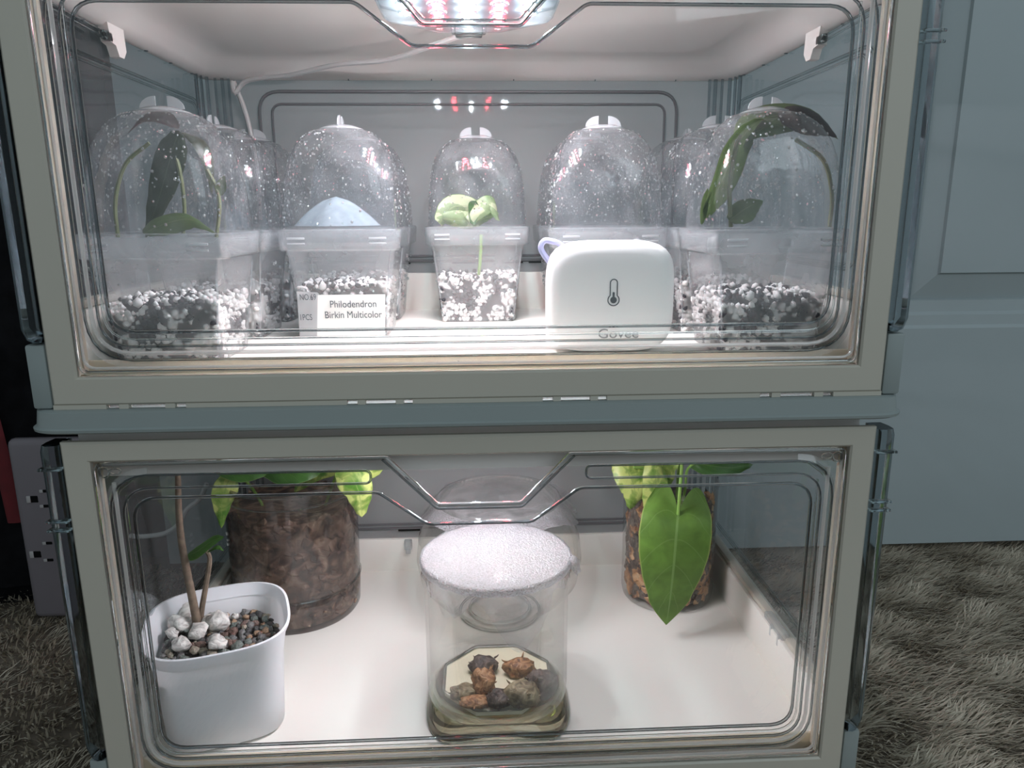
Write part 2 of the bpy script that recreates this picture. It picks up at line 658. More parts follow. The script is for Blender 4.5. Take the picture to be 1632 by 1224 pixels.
def text_mesh(name, s, size, mat_, parent, loc, rot=(PI/2, 0, 0), extrude=.0001, align='LEFT', width=1.0, off=0.0):
    cu = bpy.data.curves.new(name, 'FONT')
    cu.body = s
    cu.size = size
    cu.extrude = extrude
    cu.align_x = align
    cu.offset = off
    cu.resolution_u = 4
    ob = bpy.data.objects.new(name+'_tmp', cu)
    C.objects.link(ob)
    dg = bpy.context.evaluated_depsgraph_get()
    me = bpy.data.meshes.new_from_object(ob.evaluated_get(dg))
    bpy.data.objects.remove(ob)
    me.name = name
    me.materials.clear()
    me.materials.append(mat_)
    o = bpy.data.objects.new(name, me)
    C.objects.link(o)
    o.parent = parent
    o.location = loc
    o.rotation_euler = rot
    o.scale = (width, 1, 1)
    return o


# ------------------------------------------------------------------ setting: floor, door behind, dark side
DZ = 0.2419          # height of one storage box
ZC = -0.056          # carpet level
YB = 0.3275          # plane of the door behind the boxes
mb = MB()
mb.box(-1.6, 1.6, -1.2, .9, ZC-.03, ZC-.006)
fl = mb.build('floor', MT['carpet_base'])
tag(fl, 'dark brown carpet floor under and around the stacked storage boxes', kind='structure')


def carpet():
    rs = np.random.RandomState(5)
    N = 105000
    xs = np.concatenate([rs.uniform(.20, .85, N*2//3), rs.uniform(-.85, -.18, N-N*2//3)])
    ys = rs.uniform(-.16, .345, N)
    keep = ~((np.abs(xs) < .232) & (ys > -.02) & (ys < .27))
    xs, ys = xs[keep], ys[keep]
    n = len(xs)
    fx, fy = 2*PI/.06, 2*PI/.045
    ang = (np.sin(xs*fx*.6+1.7*np.sin(ys*fy*.4))+np.sin(ys*fy*.7+2.1*np.sin(xs*fx*.35)+1.3))*.45+rs.normal(0, .35, n)-.6
    ln = rs.uniform(.009, .017, n)
    lean = rs.uniform(.45, 1.1, n)
    clump = .5+.5*np.sin(xs*fx*1.1+ys*fy*.5+np.sin(ys*fy*1.3)*1.5)
    dx, dy = np.cos(ang), np.sin(ang)
    w = rs.uniform(.0004, .0009, n)
    px, py = -dy, dx
    V = []
    for k, (t, ww) in enumerate(((0, 1.), (.5, .9), (1., .1))):
        out = ln*lean*t
        h = ln*(t-.42*lean*t*t)*(.8+.3*clump)
        for sgn in (-1, 1):
            V.append(np.stack([xs+dx*out+px*w*ww*sgn, ys+dy*out+py*w*ww*sgn, ZC-.006+h], 1))
    V = np.stack(V, 1).reshape(-1, 3)
    base = (np.arange(n)*6)[:, None]
    F = np.concatenate([base+np.array([0, 1, 3, 2]), base+np.array([2, 3, 5, 4])], 0)
    me = bpy.data.meshes.new('carpet_pile')
    me.vertices.add(len(V))
    me.vertices.foreach_set('co', V.ravel())
    me.loops.add(F.size)
    me.loops.foreach_set('vertex_index', F.ravel())
    me.polygons.add(len(F))
    me.polygons.foreach_set('loop_start', np.arange(len(F))*4)
    me.polygons.foreach_set('loop_total', np.full(len(F), 4))
    me.materials.append(MT['carpet'])
    me.update(calc_edges=True)
    me.validate()
    me.polygons.foreach_set('use_smooth', [True]*len(me.polygons))
    o = bpy.data.objects.new('carpet_pile', me)
    C.objects.link(o)
    o.parent = fl
    o['kind'] = 'stuff'


carpet()

# panelled door behind the boxes
dr = empty('door_1', (0, YB, ZC))
tag(dr, 'blue-grey painted panelled door behind the storage boxes', kind='structure')
mb = MB()
# slab with two recessed panels, built as rings around each recess
dz0 = .007
xl, xr, zt = -.315, 1.25, 2.0
px0, px1 = .405, 1.05
pz_lo, pz_hi = (.0, 0), (.262+.0, 1.2)
# local z is from the carpet; the recess begins at world z ~ .181
rz0 = .2375
rz1 = 1.25
slab = [(xl, 0, dz0), (px0, 0, dz0), (px1, 0, dz0), (xr, 0, dz0)]


def quad(a, b, c, d):
    mb.add([a, b, c, d], [(0, 1, 2, 3)])


for (x0, x1, z0, z1) in ((xl, px0, dz0, zt), (px1, xr, dz0, zt), (px0, px1, dz0, rz0), (px0, px1, rz1, zt)):
    mb.box(x0, x1, 0, .035, z0, z1)
slabo = mb.build('door_slab', MT['door_paint'], dr, smooth=False)
mb = MB()
steps = [(0, 0), (.003, .003), (.013, .0035), (.016, .007), (.027, .0075), (.028, .012), (.053, .0045), (.0545, .0015), (.060, .0015)]
rings = []
for ins, dep in steps:
    rings.append([(px0+ins*.9, dep, rz0+ins), (px1-ins*.9, dep, rz0+ins), (px1-ins*.9, dep, rz1-ins), (px0+ins*.9, dep, rz1-ins)])
mb.loft(rings, cap1=True)
mb.build('door_panel', MT['door_paint'], dr, smooth=False)

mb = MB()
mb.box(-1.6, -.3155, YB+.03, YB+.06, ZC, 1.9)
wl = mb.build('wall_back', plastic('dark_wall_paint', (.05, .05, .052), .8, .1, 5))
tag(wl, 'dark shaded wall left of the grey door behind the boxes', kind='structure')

# black bag at the left with a red strap
bag = empty('black_bag', (-.50, .303, ZC))
tag(bag, 'black fabric bag standing in the dark left of the boxes, red strap on its front', 'bag')
mb = MB()
bm = bmesh.new()
bmesh.ops.create_cube(bm, size=1)
bmesh.ops.subdivide_edges(bm, edges=bm.edges[:], cuts=7, use_grid_fill=True)
for v in bm.verts:
    x, y, z = v.co
    bul = 1+.10*math.cos(PI*x)*math.cos(PI*z)
    v.co = Vector((x*.33*(1+.05*math.sin(z*7)), y*.075*bul, (z+.5)*.70))
    v.co += noise.noise_vector(v.co*7)*.012
bmesh.ops.bevel(bm, geom=[e for e in bm.edges if e.calc_face_angle(0) > 1.0], offset=.02, segments=3, affect='EDGES')
mb.bm(bm)
b_ = mb.build('bag_body', MT['black'], bag)
b_.location = (0, .0, 0)
mb = MB()
off = Vector((-.50, .303, ZC))
p0, p1, p2 = at(-22, 640, .252)-off, at(6, 745, .252)-off, at(26, 832, .252)-off
mb.tube(smooth_path([p0+(p0-p1)*.8, p0, p1, p2], 5), .0075, 8, flat=.35, up=(0, 1, 0))
mb.build('red_strap', MT['red'], bag)

# power strip
ps_c = at(93, 845, .235)
ps = empty('power_strip', (ps_c.x, .235, ZC))
tag(ps, 'grey power strip with two visible sockets standing on end left of the lower box', 'power strip')
mb = MB()
zt_, zb_ = at(60, 700, .235).z-ZC, at(60, 992, .235).z-ZC
xw = at(30, 845, .235).x-ps_c.x
mb.box(xw, -xw*.95, 0, .0105, max(zb_, .002), zt_, .006, seg=3)
mb.build('housing', MT['strip'], ps)
for gx, gy, kind in [(52, 796, 'g'), (71, 783, 's'), (72, 807, 's'), (57, 884, 'g'), (76, 866, 's'), (78, 893, 's')]:
    p = at(gx, gy, .2345)-ps.location
    mb = MB()
    w, h = (.0042, .0030) if kind == 'g' else (.0036, .0013)
    mb.box(p.x-w, p.x+w, -.0006, .002, p.z-h, p.z+h, .0006, mi=0)
    mb.box(p.x-w*1.2, p.x-w*.4, -.0010, .002, p.z-h, p.z+h, .0003, mi=1)
    mb.build('socket_hole', [MT['hole'], MT['pin']], ps)


# ------------------------------------------------------------------ storage box (one unit, local z as the lower one)
W, OP = .2275, .2025         # outer half width, opening half width
Z0, ZS, ZF = -.0555, -.0435, -.0267      # base bottom, base top, floor
OZ0, OZ1, FT = -.0267, .1700, .1810      # opening bottom/top, frame top
D = .258


def rrect(x0, x1, z0, z1, r, y, seg=6):
    return fillet([(x0, y, z0), (x1, y, z0), (x1, y, z1), (x0, y, z1)], r, True, seg)


def rrect_h(x0, x1, y0, y1, r, z, seg=6):
    return fillet([(x0, y0, z), (x1, y0, z), (x1, y1, z), (x0, y1, z)], r, True, seg)


box = empty('storage_box', (0, 0, 0))

# base band with rounded corners and a lip below
mb = MB()
rings = []
for z, e in [(Z0, -.004), (Z0+.0004, .0000), (Z0+.0012, .0012), (Z0+.0026, .0014), (Z0+.0034, .0002), (ZS-.0008, -.0006), (ZS, -.0020), (ZS, -.03)]:
    rings.append(rrect_h(-W-.0025-e, W+.0025+e, -.0075-e, D+.012+e, .018, z, 8))
mb.loft(rings, cap0=True)
mb.build('base', MT['base'], box)
# tray: floor and low inner walls
mb = MB()
mb.box(-.2115, .2115, .0125, D+.004, ZF-.006, ZF, .0)
tray = mb.build('tray_floor', MT['tray'], box, smooth=False)
zw = .0045
for sgn in (-1, 1):
    mb = MB()
    mb.box(min(sgn*.2065, sgn*.2115), max(sgn*.2065, sgn*.2115), .0142, D-.0035, ZF-.002, zw, .001)
    mb.build('tray_wall', MT['tray'], box)
mb = MB()
mb.box(-.2115, .2115, D-.003, D+.003, ZF-.002, zw, .001)
mb.build('tray_wall', MT['tray'], box)
mb = MB()
mb.box(-.2110, .2110, .0115, .0138, ZF-.008, ZF+.0060, .0007)
mb.build('tray_lip', MT['lip'], box)
# face frame: four members around the opening, slots under the bottom one
mb = MB()
yo0, yo1 = -.0030, .0010


def mbox(x0, x1, z0, z1, y0=yo0, y1=yo1, bev=.0012):
    mb.box(x0, x1, y0, y1, z0, z1, bev)


SL = [(-.190, -.150), (-.068, -.034), (.034, .068), (.150, .190)]
slot_h = .0019
bz = ZS+.0002
# one closed profile frame from lofted outline rings
outer = [(-.2163, bz+slot_h), (.2163, bz+slot_h), (.2163, FT), (-.2163, FT)]
inner = [(-OP, OZ0), (OP, OZ0), (OP, OZ1), (-OP, OZ1)]
vs = []
rings = []
for (rect, y, e) in ((outer, yo1, 0), (outer, yo0+.0012, 0), (outer, yo0, -.0012), (inner, yo0, -.0010), (inner, yo0+.0010, 0), (inner, yo1, 0), (outer, yo1, 0)):
    ring = []
    for i, (x, z) in enumerate(rect):
        sx = 1 if x > 0 else -1
        szz = 1 if z > .05 else -1
        ee = e if rect is outer else -e
        ring.append((x+sx*ee, y, z+szz*ee))
    rings.append(ring)
mb.loft(rings)
# feet of the bottom member between the slots
xs_ = [-.2163]
for a, b in SL:
    t = (b-a)
    for (u0, u1) in ((a, a+t*.16), (a+t*.28, a+t*.74), (a+t*.86, b)):
        xs_ += [u0, u1]
xs_.append(.2163)
for i in range(0, len(xs_), 2):
    mb.box(xs_[i], xs_[i+1], yo0+.0003, yo1, bz-.0001, bz+slot_h+.0004, 0)
mb.build('face_frame', MT['frame'], box, angle=30)
for x0, x1 in [(-.216, -.2085), (.2085, .216)]:
    mb = MB()
    mb.box(x0, x1, .009, D-.004, zw+.0005, zw+.005, .001)
    mb.build('side_sill', MT['frame'], box)

for sgn in (-1, 1):
    mb = MB()
    mb.box(min(sgn*.2026, sgn*.2085), max(sgn*.2026, sgn*.2085), .0014, .0112, OZ0, OZ1, .0006)
    mb.build('jamb', MT['lip'], box)

# clear upright edge of the side flaps
for sgn in (-1, 1):
    mb = MB()
    prof = [(.2170, -.001), (.2185, -.0035), (.2235, -.0040), (.2270, -.0015), (.2275, .004), (.2265, .011), (.2170, .011)]
    rings = []
    for z, k, dx in [(-.0085, .55, .0), (-.0075, .8, .0), (-.002, 1, 0), (.176, 1, 0), (.1795, .9, 0)]:
        rings.append([(sgn*(.2170+(x-.2170)*k), y, z) for x, y in prof])
    mb.loft(rings, True, True)
    se = mb.build('flap_edge', MT['post'], box, angle=50)
    for z in (.166, .137, .132):
        mb = MB()
        mb.box(min(sgn*.2168, sgn*.2282), max(sgn*.2168, sgn*.2282), -.0048, .0, z, z+.0016, .0005)
        mb.build('rib', MT['ridge'], se)
    for (xa, ya, yb, zc_) in ((.2268, -.002, .0198, -.0098), (.2240, .0202, D, -.004)):
        mb = MB()
        mb.box(min(sgn*.2170, sgn*xa), max(sgn*.2170, sgn*xa), ya, yb, -.0432, zc_, .0015)
        mb.build('base_cheek', MT['base'], box)

# clear side panels with a moulded rounded frame
for sgn in (-1, 1):
    mb = MB()
    x = sgn*.2140
    mb.add([(x, .010, zw-.004), (x, D+.001, zw-.004), (x, D+.001, .160), (x, .010, .160)], [(0, 1, 2, 3)])
    sp = mb.build('side_panel', MT['panel'], box, smooth=False)
    for ins, r, rr in ((.020, .014, .0011), (.028, .009, .0009)):
        mb = MB()
        pts = [(x-sgn*.0008, y, z) for (y, _, z) in rrect(.012+ins, D-ins*.75, zw+.010+ins*.3, .148-ins*.4, r, 0)]
        mb.tube(pts, rr, 6, True, up=(1, 0, 0))
        mb.build('ridge', MT['ridge'], sp)
    # hook near the roof and clips near the tray
    mb = MB()
    xx = sgn*.2085
    pts2 = [(.085, .160), (.105, .160), (.106, .148), (.102, .1435), (.096, .1435), (.093, .149), (.087, .150)]
    mb.loft([[(xx-.0028, y, z) for y, z in pts2], [(xx+.0028, y, z) for y, z in pts2]], True, True)
    mb.build('roof_hook', MT['roof'], box, angle=30)
    for z in (.1515, .1545):
        mb = MB()
        mb.tube([(xx, .03, z+.002), (xx, .085, z)], .0007, 6)
        mb.build('roof_rail', MT['ridge'], box)
    mb = MB()
    mb.box(min(xx, xx-sgn*.003), max(xx, xx-sgn*.003), .080, .090, .150, .155, .0008)
    mb.build('roof_latch', MT['ridge'], box)
    mb = MB()
    mb.box(xx-.0030, xx+.0030, .068, .100, zw+.0025, zw+.0075, .001)
    tcl = mb.build('tray_clip', MT['lidrim'], box)
    for yy in (.075, .088):
        mb = MB()
        mb.box(xx-.0022, xx+.0022, yy, yy+.0030, zw-.0065, zw+.0024, .0008)
        mb.build('clip_tooth', MT['vent'], tcl)

# clear back panel
mb = MB()
mb.add([(-.212, D, zw-.004), (.212, D, zw-.004), (.212, D, .162), (-.212, D, .162)], [(0, 1, 2, 3)])
bpn = mb.build('back_panel', MT['backpanel'], box, smooth=False)
for ins, r, rr, ztop in ((0, .016, .0013, .1490), (.010, .008, .0010, .1395)):
    mb = MB()
    mb.tube(rrect(-.171+ins, .167-ins, zw+.010+ins*.4, ztop, r, D-.0012), rr, 6, True, up=(0, 1, 0))
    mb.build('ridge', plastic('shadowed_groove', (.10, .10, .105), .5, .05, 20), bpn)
# back corner posts with clear ribs
for sgn in (-1, 1):
    for k, (dx, dy) in enumerate([(0.0, -.0005), (.0045, -.0015), (.0095, -.003), (.0145, -.007), (.0165, -.014), (.0175, -.022)]):
        xx = sgn*(.1925+dx)
        mb = MB()
        mb.tube([(xx, D-.004+dy, zw), (xx, D-.004+dy, .158)], .0011+(k % 2)*.0004, 6)
        mb.build('corner_rib', MT['post'], box)
# small latches on the back low wall
for xx in (-.066, .029):
    mb = MB()
    mb.box(xx-.0035, xx+.0035, D-.0085, D-.003, -.0040, .0045, .0008)
    mb.box(xx-.0022, xx+.0022, D-.0100, D-.0065, -.0075, -.0030, .0006)
    mb.build('back_latch', MT['lidrim'], box)
for xx in (-.075, -.020, .020, .045):
    mb = MB()
    mb.box(xx, xx+.020, D-.0026, D-.0012, .0120, .0132)
    mb.build('back_slot', MT['hole'], box)

# roof with its raised recess
mb = MB()
rings = []
zt0 = .158
for (ins, z, r) in [(-.0015, zt0+.020, .010), (-.0015, zt0, .010), (.003, zt0-.0004, .010), (.006, zt0+.0018, .012), (.011, zt0+.0035, .018), (.016, zt0+.0110, .022), (.030, zt0+.0135, .020), (.034, zt0+.0145, .016)]:
    rings.append(rrect_h(-.2125+ins, .2125-ins, .0115+ins, D+.002-ins, r, z, 8))
mb.loft(rings, cap1=True)
rings = []
for (ins, z) in [(0, zt0+.019), (0, .1835), (.001, .1850)]:
    rings.append(rrect_h(-.2165+ins, .2165-ins, .0095+ins, D+.006-ins, .010, z, 8))
mb.loft(rings, cap0=True, cap1=True)
roof = mb.build('roof', MT['roof'], box, angle=50)
for i in range(6):
    xx = -.165+i*.066
    mb = MB()
    mb.box(xx-.0003, xx+.0003, D-.0022, D+.0022, zt0-.0006, zt0+.0022)
    mb.build('seam', MT['ink'], roof)
for sgn in (-1, 1):
    for i in range(6):
        yy = .03+i*.04
        mb = MB()
        mb.box(sgn*.2120-.001, sgn*.2120+.0012, yy-.0004, yy+.0004, zt0-.0008, zt0+.0035)
        mb.build('seam', MT['ink'], roof)

# clear front door
door = None
mb = MB()
yd = -.0008
mb.add([(-OP+.0006, yd+.0014, OZ0+.0006), (OP-.0006, yd+.0014, OZ0+.0006), (OP-.0006, yd+.0014, OZ1-.0006), (.0488, yd+.0014, OZ1-.0006),
        (.022, yd+.0014, .1410), (-.022, yd+.0014, .1410), (-.0488, yd+.0014, OZ1-.0006), (-OP+.0006, yd+.0014, OZ1-.0006)], [tuple(range(8))])
door = mb.build('front_door', MT['door'], box, smooth=False)


def ridge(pts, r, closed=True, flat=1.0, seg=8, name='ridge', m='ridge'):
    mb = MB()
    mb.tube(pts, r, seg, closed, up=(0, 1, 0), flat=flat)
    return mb.build(name, MT[m], door)


# outer lip of the door following the opening and dipping at the finger notch
P = [(-OP+.0018, yd, OZ0+.0018), (OP-.0018, yd, OZ0+.0018), (OP-.0018, yd, OZ1-.0018), (.0492, yd, OZ1-.0014), (.0225, yd, .1412), (-.0225, yd, .1412), (-.0492, yd, OZ1-.0014), (-OP+.0018, yd, OZ1-.0018)]
ridge(fillet(P, [.004, .004, .004, .003, .004, .004, .003, .004]), .0012, flat=1.2)
# broad raised band: C-shaped closed loop ending in pill ends beside the notch
zt_a, zt_b = .1618, .1545
A = [(-.058, yd, zt_a), (-.1955, yd, zt_a), (-.1955, yd, -.0185), (.1955, yd, -.0185), (.1955, yd, zt_a), (.058, yd, zt_a),
     (.058, yd, zt_b), (.1890, yd, zt_b), (.1890, yd, -.0115), (-.1890, yd, -.0115), (-.1890, yd, zt_b), (-.058, yd, zt_b)]
ridge(fillet(A, [.003, .021, .021, .021, .021, .003, .003, .015, .015, .015, .015, .003]), 0.0007, flat=1.3, m='ridge_dark')
# thin middle line
B0 = [(-.1865, yd, .1510), (-.1865, yd, -.0080), (.1865, yd, -.0080), (.1865, yd, .1510)]
ridge(fillet(B0, [.0, .0135, .0135, 0], False), .0006, False)
# inner panel edge with the notch dip
Bp = [(-.1838, yd, -.0042), (.1838, yd, -.0042), (.1838, yd, .1490), (.0545, yd, .1492), (.0285, yd, .1302), (-.0285, yd, .1302), (-.0545, yd, .1492), (-.1838, yd, .1490)]
ridge(fillet(Bp, [.0125, .0125, .0125, .008, .008, .008, .008, .0125]), .0009, flat=1.2, m='ridge_dark')
L0 = [(-.1922, yd, .1580), (-.1922, yd, -.0150), (.1922, yd, -.0150), (.1922, yd, .1580)]  # added milky tubes draw the door's bright reflection lines
ridge(fillet(L0, [.0, .018, .018, 0], False), .0011, False, m='ridge_light')
L1 = [(-.1990, yd, .1680), (-.1990, yd, -.0225), (.1990, yd, -.0225), (.1990, yd, .1680)]
ridge(fillet(L1, [.0, .006, .006, 0], False), .0008, False, m='ridge_light')
C1 = [(-.0515, yd-.0006, .1680), (-.0232, yd-.0006, .1392), (.0232, yd-.0006, .1392), (.0515, yd-.0006, .1680)]
ridge(fillet(C1, [0, .004, .004, 0], False), .0007, False, m='ridge_dark')
# broad bottom and side chamfers, thin clear strips set at an angle
mb = MB()
ra = fillet([(-.1955, yd-.0002, -.0185), (.1955, yd-.0002, -.0185), (.1955, yd-.0002, zt_a), (-.1955, yd-.0002, zt_a)], .021)
rb = fillet([(-.1992, yd+.0018, -.0232), (.1992, yd+.0018, -.0232), (.1992, yd+.0018, .1655), (-.1992, yd+.0018, .1655)], .024)
n_ = len(ra)
# leave the top of the loop open (the notch is there)
fs = []
for i in range(n_):
    j = (i+1) % n_
    if ra[i].z > .155 and ra[j].z > .155 and abs(ra[i].x) < .18 and abs(ra[j].x) < .18:
        continue
    if abs(ra[i].x-ra[j].x) > .2 and ra[i].z > .1:
        continue
    fs.append((i, j, n_+j, n_+i))
mb.add(ra+rb, fs)
mb.build('chamfer', MT['chamfer'], door)
# magnet studs in the top corners
for sgn in (-1, 1):
    mb = MB()
    pts = [(sgn*.1962+.0026*math.cos(a), yd-.0008, .1640+.0026*math.sin(a)) for a in [2*PI*k/16 for k in range(16)]]
    mb.tube(pts, .0007, 6, True, up=(0, 1, 0))
    mb.build('magnet_stud', MT['ridge'], door)
    mb = MB()
    pts = [(sgn*.1905+.003*math.cos(a), yd-.0008, .1645+.0016*math.sin(a)) for a in [2*PI*k/16 for k in range(16)]]
    mb.tube(pts, .0005, 6, True, up=(0, 1, 0))
    mb.build('magnet_stud', MT['ridge'], door)

tag(box, 'lower grey storage box with clear front door, holding the jars and white pot', 'storage box', 'two stacked clear-front storage boxes')
box2 = copy_tree(box)
box2.location = (0, 0, DZ)
tag(box2, 'upper grey storage box with clear front door, holding the domed pots', 'storage box', 'two stacked clear-front storage boxes')

# ------------------------------------------------------------------ grow lamps on the ceilings
lamp = empty('grow_lamp', (0, 0, 0))
mb = MB()
NG = 8


def oct_ring(r, z, k=1.0):
    return fillet([(r*1.08*math.cos(PI/8+i*PI/4), r*k*math.sin(PI/8+i*PI/4), z) for i in range(8)], r*.10, True, 3)


mb.loft([oct_ring(.046, 0), oct_ring(.050, -.002), oct_ring(.050, -.0045), oct_ring(.046, -.0052)], True, True)
mb.build('lamp_body', MT['ledbody'], lamp)
mb = MB()
mb.loft([oct_ring(.049, -.0050), oct_ring(.049, -.0095), oct_ring(.046, -.0120), oct_ring(.040, -.0126)], False, True)
mb.build('lamp_lens', MT['ledlens'], lamp)
mb = MB()
mb.box(-.011, .011, .050, .059, -.010, -.004, .0015)
mb.box(-.0085, .0085, .0515, .0600, -.0115, -.003, .001)
mb.build('cable_clip', MT['ridge'], lamp)
for ix in range(5):
    for iy in range(5):
        x, y = (ix-2)*.0175, (iy-2)*.0175
        if abs(x)+abs(y) > .056:
            continue
        red = ix in (1, 3)
        mb = MB()
        mb.lathe([(.0028, -.0054), (.0026, -.0070), (.0018, -.0082), (.0003, -.0086)], 10, x, y)
        o = mb.build('red_led' if red else 'white_led', MT['led_r' if red else 'led_w'], lamp, smooth=False)
        if red:
            o['label'] = 'red led'
        rgm = MB()
        rg = [(x+.0046*math.cos(2*PI*k/12), y+.0046*math.sin(2*PI*k/12), -.0068) for k in range(12)]
        rgm.tube(rg, .0008, 5, True, up=(0, 0, 1))
        rgm.build('led_ring', MT['ledbody'], lamp)
lamp.location = (-.002, .066, .1723)
tag(lamp, 'grow lamp with white and red leds under the roof of the lower box', 'grow lamp', 'led grow lamps')
lamp2 = copy_tree(lamp)
_w2 = _r2 = None
for _c in [x for x in bpy.data.objects if x.parent == lamp2 and x.name.split('.')[0] in ('white_led', 'red_led')]:
    _c.data = _c.data.copy()
    _c.data.materials[0] = MT['led_r2' if _c.name.startswith('red') else 'led_w2']
lamp2.location = (-.002, .066, .1723+DZ)
tag(lamp2, 'grow lamp with white and red leds on the ceiling of the upper box', 'grow lamp', 'led grow lamps')

# cables
mb = MB()
zc = .1585+DZ
pts = [(-.006, .132, zc+.0055), (-.030, .160, zc+.0040), (-.060, .192, zc+.002), (-.100, .215, zc+.003), (-.14, .235, zc-.001), (-.175, .246, zc-.003), (-.186, .247, zc-.012),
       at(372, 130, .248), at(388, 170, .252), at(400, 215, .2545), at(411, 290, .2548), at(414, 350, .2548)]
mb.tube(smooth_path(pts, 6), .0019, 8)
cb = mb.build('lamp_cable', MT['cable'])
tag(cb, 'white lamp cable hanging down the back left corner of the upper box', 'cable')
mb = MB()
pts = [at(205, 862, .10)+Vector((-.05, .10, 0)), at(226, 855, .245), at(262, 850, .245), at(285, 835, .245), at(298, 812, .245), at(318, 795, .246), at(330, 770, .247)]
pts[0] = Vector((pts[1].x-.010, .245, pts[1].z+.001))
mb.tube(smooth_path(pts, 6), .0021, 8)
cb = mb.build('lamp_cable', MT['cable'])
tag(cb, 'white cable curving inside the back left of the lower box', 'cable')


# ------------------------------------------------------------------ domed pots
FU = ZF+DZ                   # upper floor
PW, PS = .078, .0815


def make_pot(rnd, subst=.034, drops=420):
    root = empty('domed_pot', (0, 0, 0))
    H = .2857-FU            # rim height above the floor
    mb = MB()
    rings = []
    for (z, a, n) in [(.0, .0270, 9), (.0008, .0283, 9), (.020, .0300, 10), (.045, .0325, 11), (H-.013, .0347, 12), (H-.0125, .0368, 12), (H-.002, .0375, 12)]:
        rings.append(se_ring(a, a, n, z, N=48))
    mb.loft(rings, cap0=True)
    pot = mb.build('pot', MT['pot'], root, angle=50)
    for sx in (-1, 1):
        for sy in (-1, 1):
            mb = MB()
            mb.tube([(sx*.0262, sy*.0262, .001), (sx*.0325, sy*.0325, H-.014)], .0005, 5)
            mb.build('corner_edge', MT['lidrim'], pot)
    mb = MB()
    rings = []
    for (z, a, n) in [(H-.0135, .0372, 12), (H-.0125, .0383, 12), (H-.0015, .0390, 12), (H, .0388, 11), (H+.0002, .0374, 10), (H-.0006, .0366, 10)]:
        rings.append(se_ring(a, a, n, z, N=48))
    mb.loft(rings)
    rim = mb.build('lid_rim', MT['lidrim'], root, angle=50)
    for sx in (-1, 1):
        for za, zb in ((H-.0062, H-.0048), (H-.0092, H-.0082)):
            mb = MB()
            mb.box(sx*.0255-.0055, sx*.0255+.0055, -.0394, -.0380, za, zb, .0003)
            mb.build('lid_mark', MT['vent'], rim)
    prof = [(0, .0362, 9), (.12, .0360, 7.5), (.30, .0356, 6), (.46, .0349, 5), (.60, .0338, 4.2), (.72, .0320, 3.5), (.80, .0299, 3), (.87, .0270, 2.7), (.925, .0235, 2.4), (.965, .0195, 2.2), (.985, .016, 2), (1, .0125, 2)]
    hd = .3500-.2857
    rings = [se_ring(a, a, n, H+t*hd, N=48) for t, a, n in prof]
    # refine
    mb = MB()
    mb.loft(rings, cap1=True)
    dome = mb.build('dome', MT['dome'], root, angle=180)
    mb = MB()
    zt = H+hd
    mb.lathe([(.002, zt+.0016), (.009, zt+.0018), (.0145, zt-.0004), (.0148, zt-.0010), (.012, zt-.0016), (.006, zt+.0004), (.002, zt+.0004)], 36)
    vent = mb.build('vent_cap', MT['vent'], root, angle=40)
    for sgn in (-1, 1):
        mb = MB()
        arc = [(sgn*.0032, 0)]+[(sgn*(.0032+.0088*math.sin(t)), .0068*math.cos(t)) for t in [PI/2*k/8 for k in range(0, 9)]]
        mb.loft([[(x, -.0004, zt+.0012+z) for x, z in arc], [(x, .0004, zt+.0012+z) for x, z in arc]], True, True)
        mb.build('vent_fin', MT['vent'], vent, angle=40)
    # droplets on the dome and the wall of the pot
    mb = MB()
    for i in range(drops):
        k = rnd.random()**.8
        th = rnd.uniform(0, 2*PI)
        tt = min(.96, k)
        for a_, b_ in zip(prof, prof[1:]):
            if a_[0] <= tt <= b_[0]:
                f = (tt-a_[0])/(b_[0]-a_[0])
                a, n = a_[1]*(1-f)+b_[1]*f, a_[2]*(1-f)+b_[2]*f
                slope = (b_[1]-a_[1])/((b_[0]-a_[0])*hd)
                break
        c, s_ = math.cos(th), math.sin(th)
        rr = (abs(c)**n+abs(s_)**n)**(-1/n)
        p = Vector((a*rr*c, a*rr*s_, H+tt*hd))
        gx = abs(c)**(n-1)*math.copysign(1, c)
        gy = abs(s_)**(n-1)*math.copysign(1, s_)
        nrm = Vector((gx, gy, 0)).normalized()
        nrm = (nrm-Vector((0, 0, slope))).normalized()
        r = rnd.choice([.00035, .00045, .0005, .0006, .0007, .0009])
        bm = bmesh.new()
        bmesh.ops.create_icosphere(bm, subdivisions=1, radius=r)
        q = nrm.to_track_quat('Z', 'Y').to_matrix().to_4x4()
        mb.bm(bm, 0, Matrix.Translation(p) @ q @ Matrix.Diagonal((1, 1.15, .6, 1)))
    for i in range(110):
        z = rnd.uniform(.008, H-.015)
        a = (.0300+(.0347-.0300)*(z-.02)/.0386)+.0002
        u_ = rnd.uniform(-.85, .85)*a
        x_, y_ = [(u_, -a), (a, u_), (u_, a), (-a, u_)][i % 4]
        r = rnd.choice([.0004, .0005, .0006, .0008, .0013])
        bm = bmesh.new()
        bmesh.ops.create_icosphere(bm, subdivisions=2 if r > .001 else 1, radius=r)
        mb.bm(bm, 0, Matrix.Translation((x_, y_, z)) @ (Matrix.Diagonal((1, .6, 1, 1)) if i % 2 == 0 else Matrix.Diagonal((.6, 1, 1, 1))))
    dr_ = mb.build('droplets', MT['drop'], dome, angle=180)
    dr_['kind'] = 'stuff'
    # white and dark granules against the walls
    mb = MB()
    step = .0032
    zz = .0022
    mb.box(-.0225, .0225, -.0225, .0225, .001, subst-.003, .002, mi=1)
